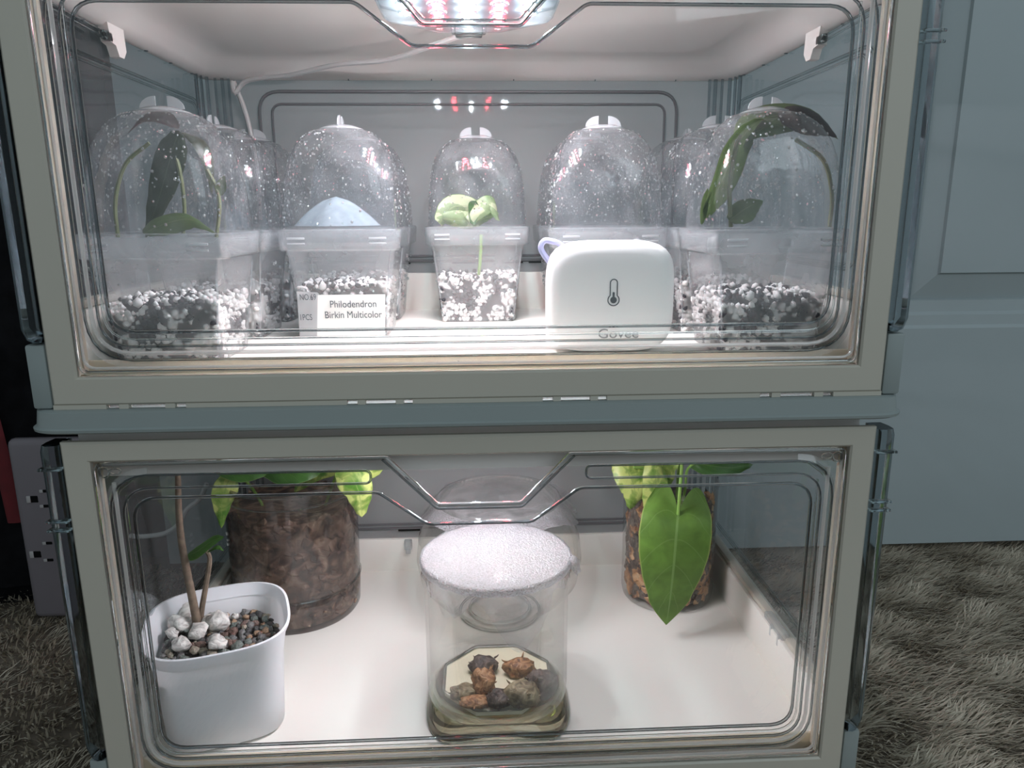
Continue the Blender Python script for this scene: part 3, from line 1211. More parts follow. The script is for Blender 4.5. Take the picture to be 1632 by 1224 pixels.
    while zz < subst:
        a = .0275+(.0320-.0275)*zz/.045-.0026
        for face in range(4):
            u = -a
            while u < a:
                if rnd.random() < .95:
                    uu = u+rnd.uniform(-.0008, .0008)
                    dd = a-rnd.uniform(0, .0016)
                    x, y = [(uu, -dd), (dd, uu), (uu, dd), (-dd, uu)][face]
                    pn = noise.noise(Vector((x*85, y*85, zz*85)))
                    if zz > subst-.007 and rnd.random() < .45:
                        u += step
                        continue
                    bm = ico(rnd.uniform(.0012, .0026), rnd, 1, .35)
                    mb.bm(bm, 0 if pn+rnd.uniform(-.3, .3) > -.08 else 1, Matrix.Translation((x, y, zz+rnd.uniform(-.0006, .0006))))
                u += step*rnd.uniform(.75, 1.1)
        zz += step*.82
    for i in range(140):
        a = .0245
        bm = ico(rnd.uniform(.0012, .0024), rnd, 1, .35)
        mb.bm(bm, rnd.choice([0, 0, 1]), Matrix.Translation((rnd.uniform(-a, a), rnd.uniform(-a, a), subst-.003+rnd.uniform(-.001, .002))))
    su = mb.build('substrate', [MT['perlite'], MT['darkbit']], root, angle=180)
    su['kind'] = 'stuff'
    return root


rnd = random.Random(11)
pot_a = make_pot(rnd, .034, 950)
pot_b = make_pot(rnd, .036, 700)
Y1, Y2r, Y3r = .0165, .1125, .166
G = 'domed propagation pots in the upper box'
slots = [  # x centre, y front, label, prototype, rz, cap turn
    (.0015, .1660, 'domed frosted pot with a cream variegated leaf, middle of the upper box', 'a', 0),
    (-.0872, .0995, 'domed frosted pot with printed name label, second from left', 'b', PI/2),
    (.0868, .1000, 'domed frosted pot behind the white sensor in the upper box', 'a', 0),
    (-.1690, Y1, 'domed pot with drooping dark leaves, front left corner of the upper box', 'b', 0),
    (.1655, Y1, 'domed pot with a big arching olive leaf, front right corner of the upper box', 'b', .25),
    (-.1690, Y1+PS, 'domed pot directly behind the front left corner pot', 'a', PI/2),
    (-.1690, Y1+2*PS-.002, 'domed pot in the back left corner of the upper box', 'a', 0),
    (-.0872, .0995+.0795, 'domed pot behind the pot with the printed name label', 'a', PI/2),
    (.0868, .0995+.0795, 'domed pot behind the pot that stands behind the sensor', 'a', 0),
    (.1655, Y1+PS, 'domed pot directly behind the front right corner pot', 'a', 0),
    (.1655, Y1+2*PS-.002, 'domed pot in the back right corner of the upper box', 'b', PI/2)]
pots = {}
used = set()
for i, (x, yf, lab, pr, rz) in enumerate(slots):
    proto = pot_a if pr == 'a' else pot_b
    if pr not in used:
        o = proto
        used.add(pr)
        POT_SRC = True
    else:
        o = copy_tree(proto)
    o.location = (x, yf+PW/2+.0005, FU+.0001)
    o['_rz'] = rz
    tag(o, lab, 'pot', G)
    pots[i] = o
for i, o in pots.items():
    rz = o['_rz']
    del o['_rz']
    if rz:
        for ch in list(bpy.data.objects):
            if ch.parent == o and ch.name.startswith('vent_cap'):
                ch.rotation_euler = (0, 0, rz)


def loc_in(o, p):
    return Vector(p)-Vector(o.location)


# cream leaf in the middle pot
o = pots[0]
yc = o.location.y
for (pts, w, m, side) in [([(700, 356), (722, 330), (750, 330), (772, 338)], .0085, 'leaf_cream', (0, -.3, 1)),
                          ([(745, 350), (768, 330), (785, 325), (796, 352)], .007, 'leaf_cream', (0, .3, 1)),
                          ([(705, 348), (735, 352), (765, 350), (795, 340)], .0075, 'leaf_cream', (.1, -.5, 1)),
                          ([(752, 357), (752, 335), (758, 323), (775, 322)], .005, 'leaf_green', (.5, .5, .4))]:
    sp_ = [loc_in(o, at(px, py, yc-.006+.003*k)) for k, (px, py) in enumerate(pts)]
    leaf('leaf', sp_, w, MT[m], o, side, shape='oval', wave=.0012, cup=.35)
mb = MB()
mb.tube(smooth_path([(0, 0, .028), (.002, -.003, .045), (.003, -.004, .064)], 5), .0013, 6)
mb.build('stem', MT['stem_green'], o)
mb = MB()
mb.tube(smooth_path([loc_in(o, at(px, py, yc-.026)) for px, py in [(725, 452), (735, 442), (748, 437), (758, 436)]], 5), .0004, 5)
mb.build('root', MT['cable'], o)

# drooping leaves in the front left pot
o = pots[3]
yc = o.location.y
for (pts, w, m, side, dy) in [([(285, 208), (272, 250), (255, 310), (232, 380)], .0078, 'leaf_dark', (1, .3, .1), -.012),
                              ([(285, 205), (255, 190), (228, 194), (203, 214)], .0075, 'leaf_brown', (.1, 1, .6), -.006),
                              ([(228, 372), (265, 356), (305, 350), (345, 372)], .0070, 'leaf_olive', (.1, .7, -.7), -.02),
                              ([(290, 210), (320, 226), (335, 262), (338, 310)], .0065, 'leaf_dark', (.3, 1, .2), .012),
                              ([(352, 312), (352, 300), (354, 290), (358, 280)], .0028, 'leaf_olive', (1, .3, 0), -.01)]:
    leaf('leaf', [loc_in(o, at(px, py, yc+dy)) for px, py in pts], w, MT[m], o, side, shape='lance', cup=.25)
for pts, dy in [([(188, 378), (184, 320), (200, 262), (238, 228)], -.016), ([(292, 372), (294, 330), (286, 270), (272, 228)], -.010), ([(345, 378), (350, 330), (345, 300), (330, 270)], -.01)]:
    mb = MB()
    mb.tube(smooth_path([loc_in(o, at(px, py, yc+dy)) for px, py in pts], 5), .0011, 6)
    mb.build('stem', MT['stem'], o)

# arching leaf in the front right pot
o = pots[4]
yc = o.location.y
for (pts, w, m, side, dy) in [([(1118, 352), (1150, 290), (1172, 235), (1205, 196), (1240, 188)], .0105, 'leaf_olive', (1, .5, .3), -.018),
                              ([(1170, 240), (1195, 200), (1245, 183), (1300, 188), (1336, 222)], .0115, 'leaf_olive', (.1, .8, 1), -.012),
                              ([(1240, 186), (1275, 186), (1310, 198), (1334, 218)], .0105, 'leaf_brown', (.1, .8, 1), -.016),
                              ([(1162, 352), (1180, 338), (1196, 328), (1216, 320)], .0080, 'leaf_olive', (.3, .6, 1), -.022),
                              ([(1118, 358), (1121, 335), (1124, 315), (1128, 300)], .0026, 'leaf_olive', (1, .4, 0), -.02)]:
    leaf('leaf', [loc_in(o, at(px, py, yc+dy)) for px, py in pts], w, MT[m], o, side, shape='lance', cup=.2)
for pts, dy in [([(1322, 362), (1326, 310), (1312, 255), (1268, 222)], -.010), ([(1165, 362), (1163, 300), (1172, 240), (1180, 215)], -.02)]:
    mb = MB()
    mb.tube(smooth_path([loc_in(o, at(px, py, yc+dy)) for px, py in pts], 5), .0012, 6)
    mb.build('stem', MT['stem'], o)

# printed labels and added cone imitating a pale light reflection in the second pot
o = pots[1]
yf = slots[1][1]
yl = yf+.0042
H = .2857-FU


def wallpt(px, py):
    p = at(px, py, yf+.006)
    zloc = p.z-FU
    a = .0300+(.0347-.0300)*(zloc-.02)/(.0586-.02) if zloc > .02 else .0283+.0017*zloc/.02
    return loc_in(o, at(px, py, o.location.y-a-.0006))


mb = MB()
c4 = [wallpt(*q) for q in [(506, 470), (505, 536), (614, 540), (614, 469)]]
top = [c+Vector((0, -.0002, 0)) for c in c4]
mb.loft([c4, top], True, True)
mb.build('paper_label', MT['paper'], o, smooth=False)
mb = MB()
c4 = [wallpt(*q) for q in [(473, 464), (478, 536), (505.5, 536), (506.5, 466)]]
mb.loft([c4, [c+Vector((0, -.0002, 0)) for c in c4]], True, True)
mb.build('label_backing', MT['vent'], o, smooth=False)


def face_text(s, px, py, size_px, name='print', extra=.0, align='LEFT', width=1.0, m='ink'):
    p = wallpt(px, py)+Vector((0, -.0004-extra, 0))
    p2 = wallpt(px+50, py)
    sc = (p2-wallpt(px, py)).length/50
    return text_mesh(name, s, size_px*sc*1.12, MT[m], o, p, (PI/2+.115, 0, .0), .00003, align, width)


face_text('Philodendron', 526, 490, 14.5, width=.85, extra=.0005)
face_text('Birkin Multicolor', 518, 507, 14.5, width=.82, extra=.0005)
face_text('NO.69', 478, 478, 12.5, width=.68, extra=.0006)
face_text('1PCS', 478, 510, 12.5, width=.68, extra=.0006)
mb = MB()
bc = loc_in(o, at(538, 362, o.location.y))
apex = loc_in(o, at(537, 316, o.location.y))
rings = []
for t in range(9):
    k = t/8
    z = bc.z+.001+(apex.z-bc.z)*k
    r = .0260*(1-k)**.62+.0004
    rings.append([(bc.x+r*math.cos(2*PI*j/32)*(1+.10*math.cos(j*PI/4)), r*math.sin(2*PI*j/32)*(1+.10*math.cos(j*PI/4)), z) for j in range(32)])
mb.loft(rings)
cone = mb.build('film_cone', MT['bluefilm'])
cone.location = o.location
tag(cone, 'pale blue translucent cone under the dome of the labelled pot', 'film')

# ------------------------------------------------------------------ white sensor
sc_ = at(974, 470, .045)
sens = empty('climate_sensor', (sc_.x, .052, FU))
tag(sens, 'white rounded square climate sensor with thermometer symbol in the upper box', 'sensor')
zt_s = at(974, 383, .045).z-FU
hw = (at(1077, 470, .045).x-at(873, 470, .045).x)/2
hh = zt_s/2
mb = MB()
rings = []
dpt = .012
for (y, k) in [(-dpt, .60), (-dpt+.0002, .80), (-dpt+.0010, .90), (-dpt+.003, .965), (-dpt+.007, .995), (0, 1), (dpt-.006, .99), (dpt-.002, .95), (dpt, .86)]:
    ring = []
    for i in range(56):
        t = 2*PI*i/56
        c, s_ = math.cos(t), math.sin(t)
        n = 4.2
        rr = (abs(c)**n+abs(s_)**n)**(-1/n)
        ring.append((hw*rr*c-(1-k)*hw*rr*c, y, hh+hh*rr*s_-(1-k)*hw*rr*s_))
    rings.append(ring)
mb.loft(rings, True, True)
mb.build('housing', MT['white'], sens, angle=60)
mb = MB()
lp = [(885, 386), (869, 384), (863, 396), (872, 412), (884, 424), (896, 412), (905, 400), (893, 389)]
mb.tube(smooth_path([at(px, py, .052)-sens.location+Vector((0, .004, 0)) for px, py in lp], 6, True), .0017, 8, True)
mb.build('cord_loop', MT['lilac'], sens)
mb = MB()
ic = at(978, 466, .040)-sens.location
ic.y = -dpt-.0003
s1 = (at(1028, 466, .04).x-at(978, 466, .04).x)/50


def arc_pts(r_b, r_s, top, n=14):
    # bulb with a stem outline
    a0 = math.asin(r_s/r_b)
    pts = []
    for i in range(n+1):
        t = PI/2+a0+(2*PI-2*a0)*i/n
        pts.append((r_b*math.cos(t), r_b*math.sin(t)))
    pts.append((r_s, top))
    for i in range(1, 8):
        t = PI*i/8
        pts.append((r_s*math.cos(t), top+r_s*math.sin(t)))
    pts.append((-r_s, top))
    return pts


oo = [(ic.x+x*s1, ic.y, ic.z+(z-12)*s1) for x, z in arc_pts(9, 5.6, 27)]
mb.tube(oo, .8*s1, 6, True, up=(0, 1, 0), flat=.3)
ii = [(ic.x+x*s1, ic.y-.0001, ic.z+(z-12)*s1) for x, z in arc_pts(5.2, 1.6, 11)]
mb.loft([ii, [(a, b+.0004, c) for a, b, c in ii]], True, True)
mb.build('thermometer_symbol', MT['ink'], sens)
tp = at(952, 539, .040)-sens.location
gt = text_mesh('lettering', 'Govee', 16*s1*1.35, plastic('pale_grey_print', (.30, .30, .30), .6, .02, 20), sens, (tp.x, -dpt-.0003, tp.z), (PI/2, 0, 0), .0001, 'LEFT', 1.15)

# ------------------------------------------------------------------ lower box: white pot with stones
wp_c = az(340, 1150, ZF)
WP = Vector((-.1690, .0590, ZF))
zr = .0700                        # rim height above the tray
wpot = empty('potted_plant', WP)
tag(wpot, 'milky white pot of gravel with two thin brown stems, front left of lower box', 'potted plant')
rot = math.radians(18)
mb = MB()
prof = [(.0, .0310, 4.0), (.002, .0335, 4.0), (.020, .0345, 4.0), (.048, .0360, 3.8), (.064, .0385, 3.6), (zr-.002, .0412, 3.0), (zr, .0416, 3.0), (zr+.0002, .0402, 3.0), (zr-.002, .0398, 3.0), (.062, .0376, 3.6)]
PRK = 1.06
rings = [se_ring(a*PRK, a*PRK, n, z, N=64, rot=rot) for z, a, n in prof]
mb.loft(rings, cap0=True)
mb.build('pot', MT['milk'], wpot, angle=60)
mb = MB()
rs = random.Random(3)
sz = .0520
mb.loft([se_ring(.0345, .0345, 3.4, sz-.0075, N=40, rot=rot), se_ring(.0352, .0352, 3.4, sz-.0035, N=40, rot=rot)], True, True)
o_ = mb.build('gravel_bed', STONES[5], wpot)
protos = [[ico(.0036, rs, 2, .30, (1, .85, .7)) for _ in range(4)] for _ in STONES]
pm = []
for mi, lst in enumerate(protos):
    row = []
    for bm in lst:
        m_ = MB()
        m_.bm(bm)
        q = m_.build('stone', STONES[mi], wpot, angle=180)
        row.append(q.data)
        bpy.data.objects.remove(q)
    pm.append(row)
placed = []
tries = 0
while len(placed) < 190 and tries < 9000:
    tries += 1
    th, rr = rs.uniform(0, 2*PI), math.sqrt(rs.random())
    nn = 3.6
    c, s_ = math.cos(th), math.sin(th)
    q = (abs(c)**nn+abs(s_)**nn)**(-1/nn)*rr*.0350
    x, y = q*c, q*s_
    xr_, yr_ = x*math.cos(rot)-y*math.sin(rot), x*math.sin(rot)+y*math.cos(rot)
    sc0 = rs.uniform(.55, 1.1)
    if any((a-xr_)**2+(b-yr_)**2 < ((sc0+s2)*.0023)**2 for a, b, s2 in placed):
        continue
    placed.append((xr_, yr_, sc0))
    mi = rs.choices(range(7), [5, 4, 3, 3, 2.5, 2.5, .5])[0]
    ob = bpy.data.objects.new('stone', rs.choice(pm[mi]))
    C.objects.link(ob)
    ob.parent = wpot
    ob.location = (xr_, yr_, sz-.001+rs.uniform(-.0015, .0012))
    ob.rotation_euler = (rs.uniform(-.6, .6), rs.uniform(-.6, .6), rs.uniform(0, 6))
    ob.scale = (sc0,)*3
for (px, py, s3) in [(296, 978, 2.9), (288, 998, 2.4), (346, 995, 2.5), (316, 1010, 2.0), (275, 1012, 1.3), (346, 1028, 1.9), (287, 1030, 1.8), (333, 992, 1.6)]:
    p = az(px, py, ZF+sz+.002)-WP
    ob = bpy.data.objects.new('pumice_stone', rs.choice(pm[6]))
    C.objects.link(ob)
    ob.parent = wpot
    ob.location = (p.x, p.y, sz+.0018+.0009*s3)
    ob.rotation_euler = (rs.uniform(-.5, .5), rs.uniform(-.5, .5), rs.uniform(0, 6))
    ob.scale = (s3,)*3
    ob['label'] = 'larger white pumice stone'
b0 = az(316, 1000, ZF+sz)
ys = b0.y
mb = MB()
sp_ = [Vector((b0.x, ys, ZF+sz-.004))]+[at(px, py, ys-.001*k) for k, (px, py) in enumerate([(313, 985), (306, 950), (297, 905), (289, 860), (285, 815), (284, 775), (283, 745)])]
mb.tube(smooth_path([p-WP for p in sp_], 5), [.0031-.0000415*i for i in range(36)], 9)
mb.build('main_stem', MT['stem_brown'], wpot)
mb = MB()
sp_ = [at(px, py, ys+.002) for px, py in [(318, 1000), (321, 975), (327, 940), (333, 905), (334, 888), (330, 880), (326, 878)]]
sp_[0].z = ZF+sz-.004
mb.tube(smooth_path([p-WP for p in sp_], 5), [.0021-.00003*i for i in range(31)], 8)
mb.build('side_stem', MT['stem_brown'], wpot)
leaf('leaf', [at(px, py, ys+dy)-WP for px, py, dy in [(297, 886, .004), (315, 878, .0), (338, 862, -.004), (357, 856, -.006)]], .0062, MT['leaf_green'], wpot, (0, 1, .55), shape='lance')
leaf('leaf', [at(px, py, ys+dy)-WP for px, py, dy in [(330, 880, .0), (345, 872, -.002), (357, 878, -.004)]], .002, MT['leaf_green'], wpot, (0, 1, .3), shape='lance')


# ------------------------------------------------------------------ big smoky pot of bark
def z_at(px, py, Y):
    return at(px, py, Y).z-ZF


BP = az(476, 975, ZF)
BP = Vector((BP.x-.002, .200, ZF))
bark = empty('bark_pot', BP)
tag(bark, 'large smoky clear round pot packed with brown bark, back left of the lower box', 'pot')
hb = z_at(476, 785, .155)
rb0 = (at(578, 920, .200).x-at(375, 920, .200).x)/2
rb0 = min(rb0, .0525)
mb = MB()
mb.lathe([(.001, 0), (rb0*.93, .0), (rb0*.965, .003), (rb0*.985, hb*.22), (rb0*.97, hb*.23), (rb0*.985, hb*.25), (rb0, hb*.8), (rb0*1.02, hb*.97), (rb0*1.045, hb), (rb0*1.02, hb+.0015), (rb0*1.0, hb-.001)], 56)
mb.build('clear_pot', MT['cupskin'], bark)
mb = MB()
rr = rb0*.955
mb.lathe([(.001, .004), (rr*.95, .004), (rr*.975, hb*.25), (rr*.99, hb*.7), (rr*.96, hb*.78), (.001, hb*.79)], 40)
core = mb.build('bark_core', MT['bark'], bark)
mb = MB()
rs = random.Random(8)
for i in range(520):
    th = rs.uniform(0, 2*PI)
    z = rs.uniform(.006, hb*.80)
    k = rr*.97
    bm = ico(.0052, rs, 1, .4, (rs.uniform(.3, .6), rs.uniform(.6, 1.6), rs.uniform(.4, 1.1)))
    M_ = Matrix.Translation((k*math.cos(th), k*math.sin(th), z)) @ Matrix.Rotation(th, 4, 'Z') @ Matrix.Rotation(rs.uniform(-.9, .9), 4, 'X')
    mb.bm(bm, 0, M_)
st = mb.build('bark_chips', MT['bark'], bark, angle=30)
st['kind'] = 'stuff'
mb = MB()
for zz_, k in ((hb*.235, .99), (hb*.90, 1.015), (hb*.99, 1.03)):
    mb.tube([(rb0*k*math.cos(2*PI*i/48), rb0*k*math.sin(2*PI*i/48), zz_) for i in range(48)], .0007, 6, True, up=(0, 0, 1))
mb.build('pot_band', MT['ridge'], bark)
# white mark on the pot's side
mb = MB()
p = at(388, 862, .170)-BP
for dx_, dz_, w_, h_ in [(0, .004, .0014, .0022), (.0012, -.001, .0014, .0012), (0, -.005, .0016, .002)]:
    a_ = math.radians(205)
    mb.box(-.0012+dx_, .0012+dx_, -.0004, .0004, dz_-h_/2, dz_+h_/2, .0002)
mk = mb.build('pot_mark', MT['paper'], bark)
am = math.radians(208)
mk.location = (rb0*1.003*math.cos(am), rb0*1.003*math.sin(am), p.z)
mk.rotation_euler = (0, 0, am+PI/2)
# vine leaves over its rim
for pts, w, m, side in [([(545, 742, .15), (560, 760, .145), (572, 785, .142), (577, 824, .142)], .0125, 'leaf_var', (1, .2, .35)),
                        ([(615, 738, .16), (595, 742, .16), (570, 750, .16), (540, 752, .165)], .0095, 'leaf_var', (.2, .5, 1)),
                        ([(372, 755, .165), (360, 775, .16), (354, 800, .155), (353, 842, .155)], .0095, 'leaf_var', (1, .3, .3)),
                        ([(420, 745, .17), (455, 752, .165), (490, 748, .165), (520, 742, .17)], .010, 'leaf_green', (.1, .7, 1)),
                        ([(330, 735, .16), (375, 748, .16), (405, 750, .16), (440, 745, .165)], .009, 'leaf_green', (.1, .7, 1)),
                        ([(470, 775, .19), (500, 755, .18), (535, 745, .17), (570, 742, .16)], .010, 'leaf_var', (.1, 1, .4))]:
    leaf('leaf', [at(px, py, Y)-BP for px, py, Y in pts], w, MT[m], bark, side, shape='oval' if w > .0096 else 'lance', cup=.2, wave=.0008)
for pts in [[(500, 850, .2), (520, 800, .19), (535, 760, .17), (546, 742, .152)], [(440, 850, .2), (410, 790, .19), (385, 760, .175), (372, 755, .166)]]:
    mb = MB()
    mb.tube(smooth_path([at(*q)-BP for q in pts], 5), .0012, 6)
    mb.build('stem', MT['stem_green'], bark)

# ------------------------------------------------------------------ glass jar of corms with a film cover
JX = (at(680, 1080, .054).x+at(905, 1080, .054).x)/2
JP = Vector((JX, .0620, ZF))
jar = empty('glass_jar', JP)
tag(jar, 'clear straight glass jar of wet brown corms, front centre of the lower box', 'jar')
jr = (at(905, 1080, .054).x-at(680, 1080, .054).x)/2
hj = at(790, 893, .054).z-ZF
mb = MB()
mb.lathe([(jr*.90, .010), (jr*.985, .013), (jr, .020), (jr, hj-.006), (jr*1.02, hj-.002), (jr*1.03, hj), (jr*1.01, hj+.0005), (jr*.97, hj-.001), (jr*.955, hj-.006), (jr*.955, .020), (jr*.93, .014), (.001, .0125)], 72)
mb.build('glass_wall', MT['glass'], jar)
mb = MB()
rings = []
for z, a, n in [(.0002, .0455, 3.2), (.0012, .0472, 3.2), (.004, .0470, 3.0), (.010, .0445, 2.4), (.0140, .0415, 2.1), (.0152, .0400, 2), (.0155, .0380, 2), (.0155, .001, 2)]:
    rings.append(se_ring(a, a, n, z, N=64, rot=PI/4*0))
mb.loft(rings, cap0=True)
mb.build('glass_foot', MT['thickglass'], jar)
mb = MB()
oc = [(.0380*math.cos(PI/8+i*PI/4), .0380*math.sin(PI/8+i*PI/4), .0190) for i in range(8)]
mb.tube(fillet(oc, .004, True, 3), .0009, 6, True, up=(0, 0, 1))
mb.build('inner_edge', MT['ridge'], jar)
mb = MB()
mb.loft([[(x*.99, y*1.02, .0157) for x, y, z in oc], [(x*.98, y*1.01, .0178) for x, y, z in oc]], True, True)
mb.build('gel_layer', MT['cream'], jar, smooth=False)

wrap = empty('film_cover', (JP.x, JP.y, ZF+hj))
tag(wrap, 'white textured cling film stretched over the front glass jar', 'film cover')
mb = MB()
seg, rings = 72, []
for r, z in [(.0002, .0016), (jr*.4, .0014), (jr*.8, .0013), (jr*1.0, .0013), (jr*1.045, .0009), (jr*1.055, -.001), (jr*1.045, -.0035)]:
    rings.append([(r*math.cos(2*PI*k/seg), r*math.sin(2*PI*k/seg), z+.0004*math.sin(k*1.9)*(r > jr*1.04)) for k in range(seg)])
mb.loft(rings)
wt = mb.build('film_top', MT['wrap'], wrap, angle=180)
mb = MB()


def skirt_len(a):
    a = a % (2*PI)
    fr = math.exp(-((a-math.radians(285))/.28)**2)*.030
    return .011+.004*math.sin(a*5+.5)+fr+.004*math.sin(a*11)


rings = []
for j in range(7):
    k = j/6
    rings.append([((jr*(1.04-.03*k)+.0011*math.sin(i*.9)*k+.0010*math.sin(i*2.3)*k)*math.cos(2*PI*i/108), (jr*(1.04-.03*k)+.0011*math.sin(i*.9)*k)*math.sin(2*PI*i/108), -.003-skirt_len(2*PI*i/108)*k) for i in range(108)])
mb.loft(rings)
mb.build('film_skirt', MT['wrapskirt'], wrap, angle=180)
mb = MB()
tipo = Vector((JP.x, JP.y, ZF+hj))
cr = [[at(905, 880, .054), at(908, 892, .050), at(906, 905, .046)], [at(915, 885, .052), at(917, 896, .046), at(913, 910, .046)], [at(925, 893, .054), at(922, 905, .050), at(920, 918, .048)], [at(921, 900, .056), at(926, 910, .054), at(917, 916, .052)]]
mb.loft([[p-tipo for p in smooth_path(r, 4)] for r in cr], closed=False)
mb.build('film_corner', MT['wrap'], wrap, angle=180)

corms = [  # px, py, size, squash, material, label, name
    (772, 1056, .0085, (1.1, .8, .75), 'corm_dark', 'black knobbly corm at the back left of the heap in the jar'),
    (771, 1083, .0090, (.85, .8, 1.05), 'corm_orange', 'orange-brown oval corm standing under the black one in the jar'),
    (828, 1060, .0085, (1.25, .8, .75), 'corm_orange', 'brown and black corm at the back right in the jar'),
    (868, 1087, .0100, (.95, .8, 1.0), 'corm_dark', 'dark grey wrinkled corm against the right side of the jar'),
    (838, 1108, .0100, (1.15, .9, .85), 'corm_olive', 'large olive ribbed corm at the front right in the jar'),
    (794, 1110, .0078, (1.0, .8, .85), 'corm_dark', 'small dark corm at the front centre of the jar'),
    (759, 1117, .0070, (1.4, .8, .45), 'corm_orange', 'flat reddish-brown corm lying at the front left in the jar'),
    (737, 1100, .0075, (1.1, .8, .65), 'corm_olive', 'small olive corm at the far left in the jar')]
rs = random.Random(21)
for px, py, sz_, sq, m, lab in corms:
    zb = ZF+.0184
    hgt = sz_*sq[2]
    p = az(px, py, zb+hgt)
    # keep inside the jar
    d = Vector((p.x-JP.x, p.y-JP.y, 0))
    mxr = jr*.93-sz_*max(sq[0], sq[1])
    if d.length > mxr:
        d = d.normalized()*mxr
    mb = MB()
    bm = ico(sz_, rs, 3, .16, sq)
    for v in bm.verts:
        v.co *= 1+.13*noise.noise(v.co*330)+.07*noise.noise(v.co*800)
        if v.co.z < -hgt*.75:
            v.co.z = -hgt*.75
    for k in range(4):
        a = rs.uniform(0, 6.28)
    mb.bm(bm)
    for k in range(5):
        a, b = rs.uniform(0, 6.28), rs.uniform(-.2, .9)
        d0 = Vector((math.cos(a)*sq[0], math.sin(a)*sq[1], b*sq[2]))*sz_
        mb.tube([d0*.8, d0*1.05, d0*1.16+Vector((0, 0, .0005))], [.0008, .0005, .0002], 5)
    c_ = mb.build('corm', MT[m], angle=180)
    c_.location = (JP.x+d.x, JP.y+d.y, zb+hgt*.72)
    tag(c_, lab, 'corm', 'corms in the glass jar')

# ------------------------------------------------------------------ round vase behind
VX = (az(665, 940, ZF).x)
VP = Vector(((at(665, 900, .178).x+at(925, 900, .178).x)/2, .178, ZF))
vase = empty('glass_bowl', VP)
tag(vase, 'round clear glass bowl standing behind the straight jar', 'glass bowl')
vr = (at(925, 900, .178).x-at(665, 900, .178).x)/2
vh = z_at(795, 790, .178)
foot = .031
mb = MB()
mb.lathe([(.001, .006), (foot*.8, .004), (foot, .0), (foot*1.06, .002), (foot*1.12, .008), (vr*.80, .020), (vr*.95, vh*.32), (vr, vh*.5), (vr*.97, vh*.68), (vr*.84, vh*.86), (vr*.72, vh*.95), (vr*.70, vh), (vr*.68, vh*.99), (vr*.70, vh*.94)], 72)
mb.build('glass_wall', MT['glass'], vase, angle=180)
mb = MB()
for k, z in ((1.06, .0015), (.8, .004)):
    mb.tube([(foot*k*math.cos(2*PI*i/48), foot*k*math.sin(2*PI*i/48), z) for i in range(48)], .0012, 6, True, up=(0, 0, 1))
mb.build('foot_ring', MT['ridge'], vase)
wrap2 = empty('film_cover', VP+Vector((0, 0, vh)))
tag(wrap2, 'cling film cover with hanging corners on the round glass bowl', 'film cover')
mb = MB()
rings = []
for r, z in [(.0002, .0016), (vr*.4, .0016), (vr*.68, .0014), (vr*.73, .0006), (vr*.745, -.002)]:
    rings.append([(r*math.cos(2*PI*k/64), r*math.sin(2*PI*k/64), z) for k in range(64)])
mb.loft(rings)
mb.build('film_top', MT['wrapskirt'], wrap2, angle=180)
mb = MB()
rings = []
for j in range(6):
    k = j/5
    rings.append([((vr*(.745+.2*k)+.0012*math.sin(i*1.3)*k)*math.cos(2*PI*i/96), (vr*(.745+.2*k)+.0012*math.sin(i*1.3)*k)*math.sin(2*PI*i/96), -.002-(.011+.007*math.cos(4*2*PI*i/96+.6))*k) for i in range(96)])
mb.loft(rings)
mb.build('film_skirt', MT['wrap'], wrap2, angle=180)

# ------------------------------------------------------------------ right-hand jar with bark and leaves
RP = az(1064, 920, ZF)
RP = Vector(((at(993, 880, .200).x+at(1135, 880, .200).x)/2, .2000, ZF))
rj = empty('planted_jar', RP)
tag(rj, 'narrow glass jar of orange bark with a large heart-shaped green leaf', 'potted plant')
rr0 = (at(1135, 880, .2).x-at(993, 880, .2).x)/2
rh = z_at(1064, 790, .165)
mb = MB()
mb.lathe([(.001, 0), (rr0*.9, 0), (rr0*.97, .002), (rr0, .008), (rr0, rh-.004), (rr0*1.03, rh), (rr0*1.0, rh+.001), (rr0*.97, rh-.003)], 48)
mb.build('clear_pot', MT['glass'], rj)
mb = MB()
mb.lathe([(.001, .006), (rr0*.86, .006), (rr0*.9, rh*.3), (rr0*.9, rh*.82), (.001, rh*.85)], 32)
mb.build('bark_core', MT['corm_dark'], rj)
mb = MB()
for i in range(330):
    th = rs.uniform(PI*.9, PI*2.1)
    z = .006+abs(rs.uniform(0, 1))*rh*.83
    bm = ico(.0045, rs, 1, .4, (rs.uniform(.3, .6), rs.uniform(.6, 1.5), rs.uniform(.5, 1.6)))
    k = rr0*.88
    mb.bm(bm, 0 if rs.random() < .65 else 1, Matrix.Translation((k*math.cos(th), k*math.sin(th), z)) @ Matrix.Rotation(th, 4, 'Z') @ Matrix.Rotation(rs.uniform(-.9, .9), 4, 'X'))
st = mb.build('bark_chips', [MT['bark_orange'], MT['corm_dark']], rj, angle=30)
st['kind'] = 'stuff'
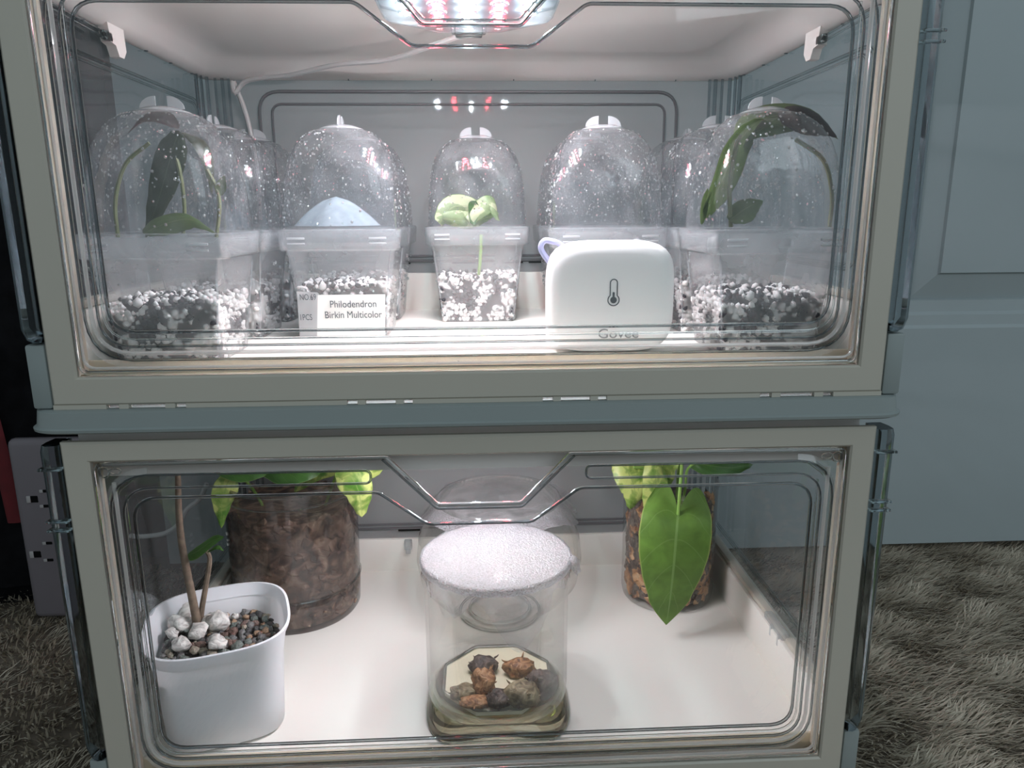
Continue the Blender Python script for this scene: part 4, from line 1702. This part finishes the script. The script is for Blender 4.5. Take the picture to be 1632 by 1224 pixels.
Yl = .120
hl = leaf('heart_leaf', [at(1081, 818, Yl+.004)-RP, at(1078, 850, Yl-.003)-RP, at(1074, 900, Yl-.006)-RP, at(1068, 955, Yl-.003)-RP, at(1062, 996, Yl+.003)-RP], .0262, MT['leaf_heart'], rj, (1, 0, .02), lobes=.0215, shape='heart', n=30, m=10, cup=.05, fold=.03, wave=.0003)
hl['label'] = 'large green heart-shaped leaf with pale veins'
mb = MB()
mb.tube(smooth_path([q-RP for q in [Vector((RP.x+.006, RP.y, ZF+rh*.7)), at(1082, 735, .175), at(1087, 725, .145), at(1086, 752, .128), at(1083, 790, .122), at(1081, 820, Yl+.0035)]], 6), .0013, 7)
mb.build('stem', MT['stem_green'], rj)
for pts, w, m, side in [([(985, 735, .17), (1002, 755, .165), (1012, 785, .160), (1005, 812, .160)], .0120, 'leaf_var', (1, .2, .3)),
                        ([(1040, 738, .16), (1045, 765, .155), (1040, 790, .15), (1030, 812, .15)], .0100, 'leaf_var', (1, .2, .3)),
                        ([(1100, 735, .17), (1130, 742, .165), (1165, 745, .165), (1200, 740, .17)], .0075, 'leaf_green', (.1, .7, 1)),
                        ([(870, 722, .17), (888, 730, .165), (905, 728, .165), (930, 722, .17)], .0060, 'leaf_green', (.1, .7, 1)),
                        ([(975, 730, .18), (1010, 740, .175), (1050, 742, .175), (1085, 738, .18)], .0100, 'leaf_var', (.1, .6, 1)),
                        ([(1060, 775, .17), (1062, 755, .165), (1070, 740, .165), (1080, 728, .17)], .0070, 'leaf_var', (1, .3, .1))]:
    leaf('leaf', [at(px, py, Y)-RP for px, py, Y in pts], w, MT[m], rj, side, shape='oval', cup=.2, wave=.0012)
for pts in [[(1060, 850, .2), (1045, 790, .18), (1030, 750, .17), (1010, 745, .166)], [(1070, 850, .2), (1090, 790, .18), (1095, 750, .17), (1110, 736, .168)]]:
    mb = MB()
    mb.tube(smooth_path([at(*q)-RP for q in pts], 5), .0011, 6)
    mb.build('stem', MT['stem_green'], rj)
